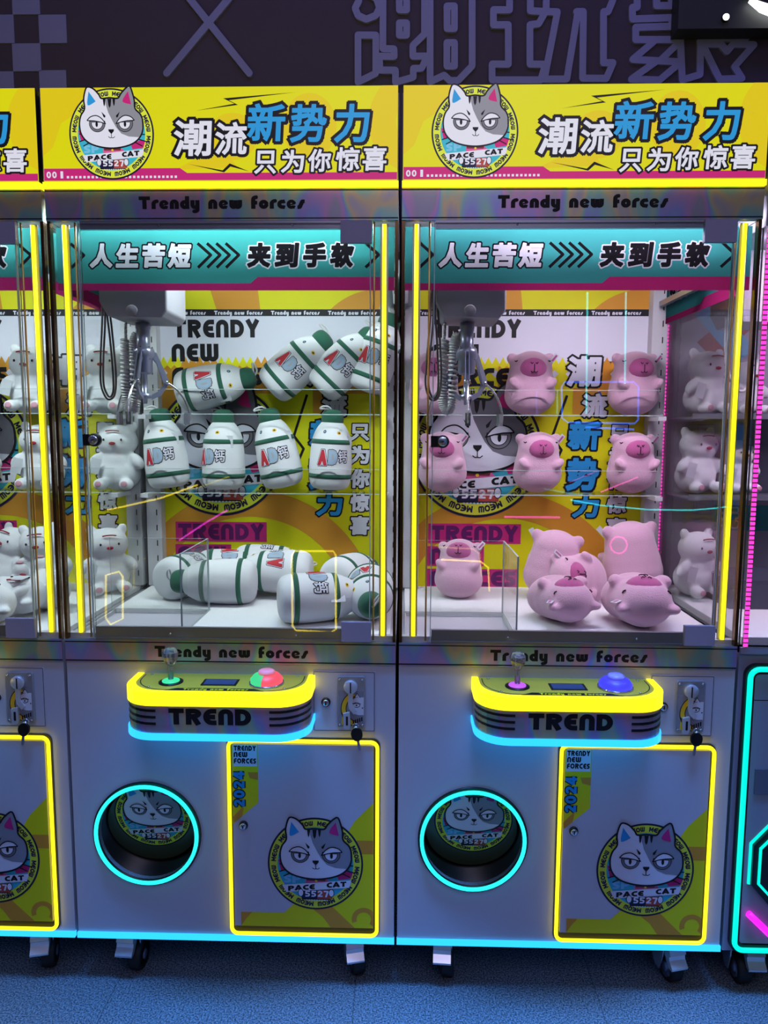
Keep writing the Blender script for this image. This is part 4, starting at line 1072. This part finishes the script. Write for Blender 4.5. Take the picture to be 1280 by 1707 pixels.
bottle((-0.245, 0.532, 1.508), (0.135, 0, 0.138), (0, -1, 0), -5, 'plush milk bottle leaning right on the upper shelf, beside the door edge', 'plush bottles on the upper shelf')
bottle((-0.109, 0.529, 1.505), (0.064, 0, 0.169), (0, -1, 0), -5, 'plush milk bottle half hidden behind the yellow corner light, upper shelf', 'plush bottles on the upper shelf')
bottle((-0.664, 0.345, 0.961), (0.35, 0.92, 0), (0, 0, 1), 0, 'plush milk bottle on the prize bed showing its round white base, at far left', 'plush bottles lying on the prize bed')
bottle((-0.614, 0.5, 0.961), (1, 0.12, 0), (0, -0.3, 1), 20, 'plush milk bottle lying at the back left of the prize bed beside the divider', 'plush bottles lying on the prize bed')
bottle((-0.402, 0.345, 0.961), (-1, -0.05, 0), (0, -0.2, 1), 60, 'plush milk bottle lying sideways on the prize bed, cap behind the clear divider', 'plush bottles lying on the prize bed')
bottle((-0.254, 0.425, 0.973), (-1, 0.05, 0), (0, -0.6, 1), 0, 'plush milk bottle lying sideways mid prize bed with two characters showing', 'plush bottles lying on the prize bed')
bottle((-0.508, 0.54, 0.971), (1, 0.02, 0), (0, 0.3, 1), 0, 'plush milk bottle lying at the very back of the prize bed under the magenta lettering', 'plush bottles lying on the prize bed')
bottle((-0.306, 0.125, 0.961), (1, 0.28, 0), (0, 0.3, 1), 40, 'plush milk bottle lying in front on the prize bed, nearest the glass door', 'plush bottles lying on the prize bed')
bottle((-0.186, 0.365, 0.961), (0.42, 0.9, 0), (0, 0, 1), 150, 'plush milk bottle on the prize bed pointing back, right of the pile', 'plush bottles lying on the prize bed')
bottle((-0.08, 0.315, 0.967), (0.06, -1, -0.06), (-0.5, 0, 1), 10, 'plush milk bottle with green cap toward the glass, right corner of prize bed', 'plush bottles lying on the prize bed')
capybara((0.1, 0.535, 1.436), (0, 0, 0), 0.98, 'pink plush capybara on the upper shelf, behind the claw', 'plush capybaras on the upper shelf')
capybara((0.388, 0.535, 1.436), (0, 0, 0), 0.98, 'pink plush capybara on the upper shelf, middle of its row', 'plush capybaras on the upper shelf')
capybara((0.694, 0.535, 1.436), (0, 0, 8), 0.98, 'pink plush capybara on the upper shelf, rightmost of its row', 'plush capybaras on the upper shelf')
capybara((0.13, 0.535, 1.204), (0, 0, -6), 0.95, 'pink plush capybara on the lower shelf, beside the door lock', 'plush capybaras on the lower shelf')
capybara((0.416, 0.535, 1.204), (0, 0, 4), 0.95, 'pink plush capybara on the lower shelf, middle of its row', 'plush capybaras on the lower shelf')
capybara((0.698, 0.535, 1.204), (0, 0, 4), 0.95, 'pink plush capybara on the lower shelf, rightmost of its row', 'plush capybaras on the lower shelf')
capybara((0.172, 0.42, 0.904), (-28, 0, -10), 0.92, 'pink plush capybara sitting tilted back on the prize bed, behind the clear divider', 'plush capybaras on the prize bed')
capybara((0.438, 0.44, 0.902), (0, -8, 170), 1.05, 'pink plush capybara turned away on the prize bed, beside the divider', 'plush capybaras on the prize bed')
capybara((0.4, 0.27, 0.959), (92, 0, 14, 180), 0.98, 'pink plush capybara lying on its back with muzzle up, front middle of the bed', 'plush capybaras on the prize bed')
capybara((0.706, 0.49, 0.902), (0, 6, 186), 1.16, 'pink plush capybara turned away behind the others, back right of the bed', 'plush capybaras on the prize bed')
capybara((0.594, 0.44, 0.958), (84, 10, -62, 120), 0.98, 'pink plush capybara lying on its side, back middle of the prize bed', 'plush capybaras on the prize bed')
capybara((0.618, 0.26, 0.964), (92, 0, -3, 180), 1.1, 'pink plush capybara showing the top of its head, front right of the bed', 'plush capybaras on the prize bed')
white_plush((-1.292, 0.535, 1.436), (0, 0, 4), 1, 'white plush animal cut by the left picture edge, upper shelf', 'white plush animals of the left edge machine')
white_plush((-1.118, 0.535, 1.436), (0, 0, 4), 1, 'white plush animal with red forehead stitching, upper shelf of left edge machine', 'white plush animals of the left edge machine')
white_plush((-0.886, 0.535, 1.436), (0, 0, 4), 1, 'white plush animal on the upper shelf, seen through the side glass at left', 'white plush animals of the left edge machine')
white_plush((-1.3, 0.535, 1.204), (0, 0, 4), 1, 'white plush animal cut by the left picture edge, lower shelf', 'white plush animals of the left edge machine')
white_plush((-1.098, 0.535, 1.204), (0, 0, 4), 1, 'white plush animal with a red mouth, lower shelf of left edge machine', 'white plush animals of the left edge machine')
white_plush((-0.86, 0.535, 1.204), (0, 0, 4), 1, 'white plush animal on the lower shelf, seen through the side glass at left', 'white plush animals of the left edge machine')
white_plush((-1.058, 0.46, 0.902), (0, -6, 10), 1.0, 'white plush animal sitting on the bed of the left edge machine, near its right side', 'white plush animals of the left edge machine')
white_plush((-1.212, 0.47, 0.902), (-15, 10, -20), 0.98, 'white plush animal on the bed of the left edge machine, at the back left', 'white plush animals of the left edge machine')
white_plush((-0.948, 0.3, 0.96), (92, 0, -12, 180), 0.98, 'white plush animal lying head forward on the bed of the left edge machine', 'white plush animals of the left edge machine')
white_plush((-1.038, 0.2, 0.96), (92, 0, 12, 180), 1.0, 'white plush animal lying nearest the glass of the left edge machine', 'white plush animals of the left edge machine')
white_plush((-0.874, 0.46, 0.902), (0, 0, 30), 0.98, 'white plush animal on the bed seen through the side glass, far left corner', 'white plush animals of the left edge machine')
white_plush((0.904, 0.53, 1.436), (0, 0, 15), 0.95, 'white plush animal on the upper shelf of the far right machine', 'white plush animals of the far right machine')
white_plush((1.022, 0.53, 1.436), (0, 0, 15), 0.8, 'white plush animal on the upper shelf beside the pink light of the far right machine', 'white plush animals of the far right machine')
white_plush((0.89, 0.53, 1.206), (0, 0, 15), 0.95, 'white plush animal on the lower shelf of the far right machine', 'white plush animals of the far right machine')
white_plush((1.008, 0.53, 1.206), (0, 0, 15), 0.8, 'white plush animal on the lower shelf beside the yellow corner light, far right machine', 'white plush animals of the far right machine')
white_plush((0.87, 0.45, 0.912), (0, 0, 20), 0.95, 'white plush animal sitting on the bed of the far right machine', 'white plush animals of the far right machine')
# ------------------------------------------------------------------ keys in the coin panel locks
for x, y, lab in ((-1.6+.705, 8, 'key with black fob hanging on the left edge machine'), (-.8+.703, -10, 'key with black fob hanging on the machine of milk bottles'), (.706, 6, 'key with black fob hanging on the machine of capybaras')):
    r = empty('key', (x, -.022, .682), lab, 'key', None, (0, math.radians(y), 0))
    def k_fob(mb): mb.prism(spline([(-.012,-.004),(0,.004),(.012,-.004),(.013,-.018),(.006,-.028),(-.006,-.028),(-.013,-.018)], 4, closed=True), -.003, .003, M_black)
    def k_blade(mb): mb.prism([(-.003,-.027),(.003,-.027),(.003,-.050),(.001,-.054),(-.003,-.051)], -.001, .001, M_steel)
    def k_ring(mb): mb.tube([(.008*math.cos(t), .004, .004+.008*math.sin(t)) for t in [2*PI*k/16 for k in range(16)]], .0011, M_chrome, 6, closed=True)
    part('fob', 'kfob', k_fob, r); part('blade', 'kblade', k_blade, r); part('key_ring', 'kring', k_ring, r)
    tg = part('key_barrel', 'kbar', lambda mb: mb.lathe([(.006,-.0008),(.006,.010)], M_chrome, Matrix.Rotation(-PI/2,4,'X'), 16), r)

# ------------------------------------------------------------------ the other make of machine at the right edge
GX = .8065
def g(name, key, fn, p): return part(name, key, fn, p)
G = empty('claw_machine', (GX, 0, 0), 'grey claw machine with aqua and pink neon, cut by the right picture edge', 'claw machine')
M_gcab = mat('grey_blue_cabinet', (150,152,170), .4, spec=.4)
def ga(mb):
    mb.box(.0, .80, .008, .70, .115, .885, M_gcab)
def gb(mb): mb.prism([(-.0,.885),(.0,.87),(.80,.87),(.80,.885)], .0, .70, M_gcab)
g('cabinet', 'gcab', ga, G); g('cabinet_ledge', 'gledge', gb, G)
g('back_wall', 'gback', lambda mb: mb.box(0, .80, .62, .70, .885, 1.93, mat('grey_lilac_panel', (150,142,158), .55)), G)
g('roof_box', 'groof', lambda mb: mb.box(0, .80, .0, .70, 1.84, 2.12, M_gcab), G)
g('prize_bed', 'gbed', lambda mb: mb.box(.01, .79, .02, .62, .886, .905, M_bed), G)
g('side_pane', 'gpane', lambda mb: mb.box(.002, .006, .02, .62, .886, 1.84, M_glass, edge=M_edge2, thin='x'), G)
g('front_pane', 'gfpane', lambda mb: mb.box(.012, .79, .0, .004, .886, 1.84, M_glass, edge=M_edge2, thin='y'), G)
def gneon(mb): mb.tube([(x, -.008, z) for x, z in rrect(.022,.78,.128,.836,.022,6)], .0062, N_aqua, 10, closed=True)
def gframe(mb): mb.prism(rrect(.012,.79,.118,.846,.028), -.004, .008, M_black, hole=rrect(.034,.768,.140,.824,.014)[::-1])
f_ = g('neon_frame', 'gframe', gframe, G); g('neon_tube', 'gneon', gneon, f_)
g('door_panel', 'gdoor', lambda mb: (mb.box(.036, .766, -.002, .008, .142, .822, M_gcab), Art(mb, 'print', flat(-.002)).rect(.036, .766, .758, .760, 'black', 0), mb.box(.048, .20, -.006, -.002, .528, .590, mat('vent_plate', (120,122,140), .4, .4))), G)
def ghex(mb): mb.prism([(.052,.30),(.052,.40),(.10,.455),(.24,.455),(.24,.245),(.10,.245)], -.012, .0, M_black)
h_ = g('hexagon_sign', 'ghex', ghex, G); g('hexagon_tube', 'ghext', lambda mb: mb.tube([(.068,-.014,.305),(.068,-.014,.395),(.108,-.014,.440),(.225,-.014,.440),(.225,-.014,.262),(.108,-.014,.262)], .0035, N_aqua, 8, closed=True), h_)
g('hexagon_glow_tube', 'ghexg', lambda mb: mb.tube([(.050,-.002,.298),(.050,-.002,.402),(.098,-.002,.458),(.24,-.002,.458)], .004, N_aqua, 8), h_)
g('neon_bar', 'gbar', lambda mb: mb.tube([(.050,-.012,.226),(.110,-.012,.168)], .0085, N_mag, 10), G)
def gled(y, z0, z1):
    def f(mb):
        mb.box(.002, .012 if y < .3 else .006, y-.006, y, z0, z1, M_alu)
        n = int((z1-z0)/.011)
        for k in range(n): mb.box(.001, .011 if y < .3 else .0045, y-.0085, y-.006, z0+k*.011, z0+k*.011+.007, N_pink)
    return f
g('led_strip', 'gled1', gled(.0, .89, 1.84), G); g('led_strip', 'gled2', gled(.60, .91, 1.72), G)
for z in (1.43, 1.20):
    g('shelf', 'gsh%g' % z, lambda mb, z=z: (mb.box(.02, .78, .42, .615, z-.004, z, M_alu), mb.box(.02, .78, .416, .420, z-.006, z+.010, M_alu)), G)
def gart(mb):
    a = Art(mb, 'print', flat(.619)); mb.box(.05, .78, .619, .6205, .93, 1.80, mat('grey_print', (172,166,182), .6))
    a.poly([(.10,1.66),(.16,1.60),(.30,1.74),(.24,1.78)], 'rust', 0); a.poly([(.22,1.60),(.28,1.64),(.14,1.78),(.09,1.74)], 'paleblue', 1)
    a.rect(.18, .40, 1.08, 1.16, 'teal', 0); a.cjk('玩', .20, .255, 1.09, 1.15, 'teal', 'white', 1)
g('back_graphic', 'gart', gart, G)
g('display_box', 'gbox', lambda mb: mb.box(.10, .70, .30, .50, .905, .985, mat('dark_display_box', (70,72,90), .4)), G)
g('looped_cord', 'gcord', lambda mb: mb.tube(spline([(.05,.30,1.70),(.055,.30,1.58),(.075,.30,1.52),(.10,.30,1.495),(.125,.30,1.52),(.145,.30,1.60),(.15,.30,1.70)], 6), .004, M_coil, 8), G)
g('crane_carriage', 'ggan', lambda mb: mb.prism([(.04,1.70),(.06,1.665),(.24,1.665),(.26,1.70),(.26,1.84),(.04,1.84)], .22, .38, M_gantry), G)
g('interior_lamp', 'gled3', lambda mb: mb.box(.06, .74, .05, .10, 1.828, 1.838, glow('pinkish_interior_led', (235,205,240), 60)), G)
for xx, yy in ((.060, 0), (.72, 0), (.060, .5), (.72, .5)):
    c_ = part('caster', 'caster', p_caster, G, Matrix.Translation((xx, yy, 0)))
    part('caster_wheel', 'wheel', p_wheel, c_)
    if not yy: part('brake_pedal', 'brake', p_brake, c_, Matrix.Translation((.03, .03, 0)))

# ------------------------------------------------------------------ dark bulkhead and lamps under the ceiling, top right
t_ = tag(obj('ceiling_duct', (lambda mb: (mb.box(0.830, 2.6, .69, .755, 2.596, 3.4, mat('duct_black', (20,26,26), .6)), mb)[1])(MB()).mesh('ceiling_duct')), 'dark duct boxed along the ceiling at the upper right corner', 'duct')
d_ = empty('spot_lamp', (0.968, .68, 2.623), 'tiny round white lamp on the dark duct, upper right', 'lamp')
part('lamp_can', 'scan', lambda mb: mb.lathe([(.011,0),(.011,.012)], M_black, Matrix.Rotation(-PI/2,4,'X'), 20), d_)
part('lens', 'slens', lambda mb: mb.lathe([(.0095,0),(.0085,.003),(0,.0045)], glow('spot_lens', (255,255,255), 4), Matrix.Rotation(PI/2,4,'X'), 20), d_)
d_ = empty('ceiling_lamp', (1.090, .68, 2.649), 'bright white lamp cut by the top right corner of the picture', 'lamp')
part('lamp_body', 'lcan', lambda mb: mb.prism([(-.075,.035),(-.03,.022),(.06,-.01),(.06,.08),(-.05,.07)], 0, .008, M_black), d_)
part('lamp_tube', 'ltube', lambda mb: mb.tube([(-.058,-.006,.016),(-.02,-.006,-.004),(.06,-.006,-.030)], [.006,.013,.016], glow('lamp_glow', (255,255,255), 5), 12), d_)

N_yelB, N_magB, N_aquaB, N_blueB, N_pinkB = glow('far_neon_yellow', (255,225,60), 9), glow('far_neon_magenta', (240,60,210), 9), glow('far_neon_aqua', (60,230,230), 9), glow('far_neon_blue', (50,110,255), 9), glow('far_neon_pink', (255,60,180), 9)

# ------------------------------------------------------------------ neon-trimmed machines across the aisle, behind the camera; their tubes mirror in the glass fronts
A_c = empty('arcade_cabinet', (0, 0, 0), 'dark arcade cabinet with yellow neon frames across the aisle, mirrored in the left glass', 'arcade cabinet')
obj('cabinet', (lambda mb: (mb.box(-2.304, -0.196, -4.1, -3.33, .0, 2.1, M_cabd), mb)[1])(MB()).mesh('cabinet'), A_c)
for nm, m_, pts, cl, r_ in (('neon_frame', N_yelB, [(-0.727,0.561),(-0.462,0.563),(-0.446,0.534),(-0.447,0.015),(-0.481,-0.007),(-0.724,0.003),(-0.748,0.037),(-0.748,0.532)], 1, 0.007),
  ('neon_tube', N_yelB, [(-2.017,0.834),(-1.64,0.92),(-1.389,1.012)], 0, 0.006),
  ('neon_frame', N_yelB, [(-2.042,0.381),(-1.949,0.407),(-1.925,0.374),(-1.935,0.075),(-2.022,0.031),(-2.054,0.074)], 1, 0.007),
  ('neon_tube', N_magB, [(-1.523,0.63),(-1.333,0.756),(-1.187,0.84)], 0, 0.006),):
    obj(nm, (lambda mb: (mb.tube([(x, -3.3, z) for x, z in pts], r_, m_, 8, closed=bool(cl)), mb)[1])(MB()).mesh(nm), A_c)
A_c = empty('arcade_cabinet', (0, 0, 0), 'dark arcade cabinet with aqua and pink neon across the aisle, mirrored in the right glass', 'arcade cabinet')
obj('cabinet', (lambda mb: (mb.box(0.025, 2.435, -4.1, -3.33, .0, 2.1, M_cabd), mb)[1])(MB()).mesh('cabinet'), A_c)
for nm, m_, pts, cl, r_ in (('neon_tube', N_aquaB, [(1.206,2.289),(1.226,1.501)], 0, 0.006),
  ('neon_tube', N_aquaB, [(1.456,2.289),(1.472,1.7)], 0, 0.006),
  ('neon_frame', N_blueB, [(1.076,1.71),(1.53,1.712),(1.563,1.68),(1.569,1.463),(1.546,1.439),(1.104,1.445),(1.067,1.473),(1.057,1.679)], 1, 0.006),
  ('neon_tube', N_pinkB, [(0.698,0.808),(1.071,0.807)], 0, 0.007),
  ('neon_frame', N_pinkB, [(1.531,0.622),(1.524,0.593),(1.504,0.571),(1.476,0.563),(1.448,0.571),(1.426,0.592),(1.417,0.621),(1.424,0.65),(1.444,0.671),(1.472,0.679),(1.501,0.671),(1.522,0.65)], 1, 0.006),
  ('neon_tube', N_aquaB, [(1.14,0.926),(1.343,0.891),(1.666,0.864),(1.946,0.862),(2.185,0.884)], 0, 0.005),
  ('neon_tube', N_pinkB, [(1.34,0.98),(1.584,1.083)], 0, 0.005),
  ('neon_tube', N_blueB, [(1.224,1.414),(1.543,1.399)], 0, 0.007),
  ('neon_tube', N_yelB, [(0.275,0.511),(0.542,0.501),(0.596,0.46),(0.607,0.293)], 0, 0.006),):
    obj(nm, (lambda mb: (mb.tube([(x, -3.3, z) for x, z in pts], r_, m_, 8, closed=bool(cl)), mb)[1])(MB()).mesh(nm), A_c)
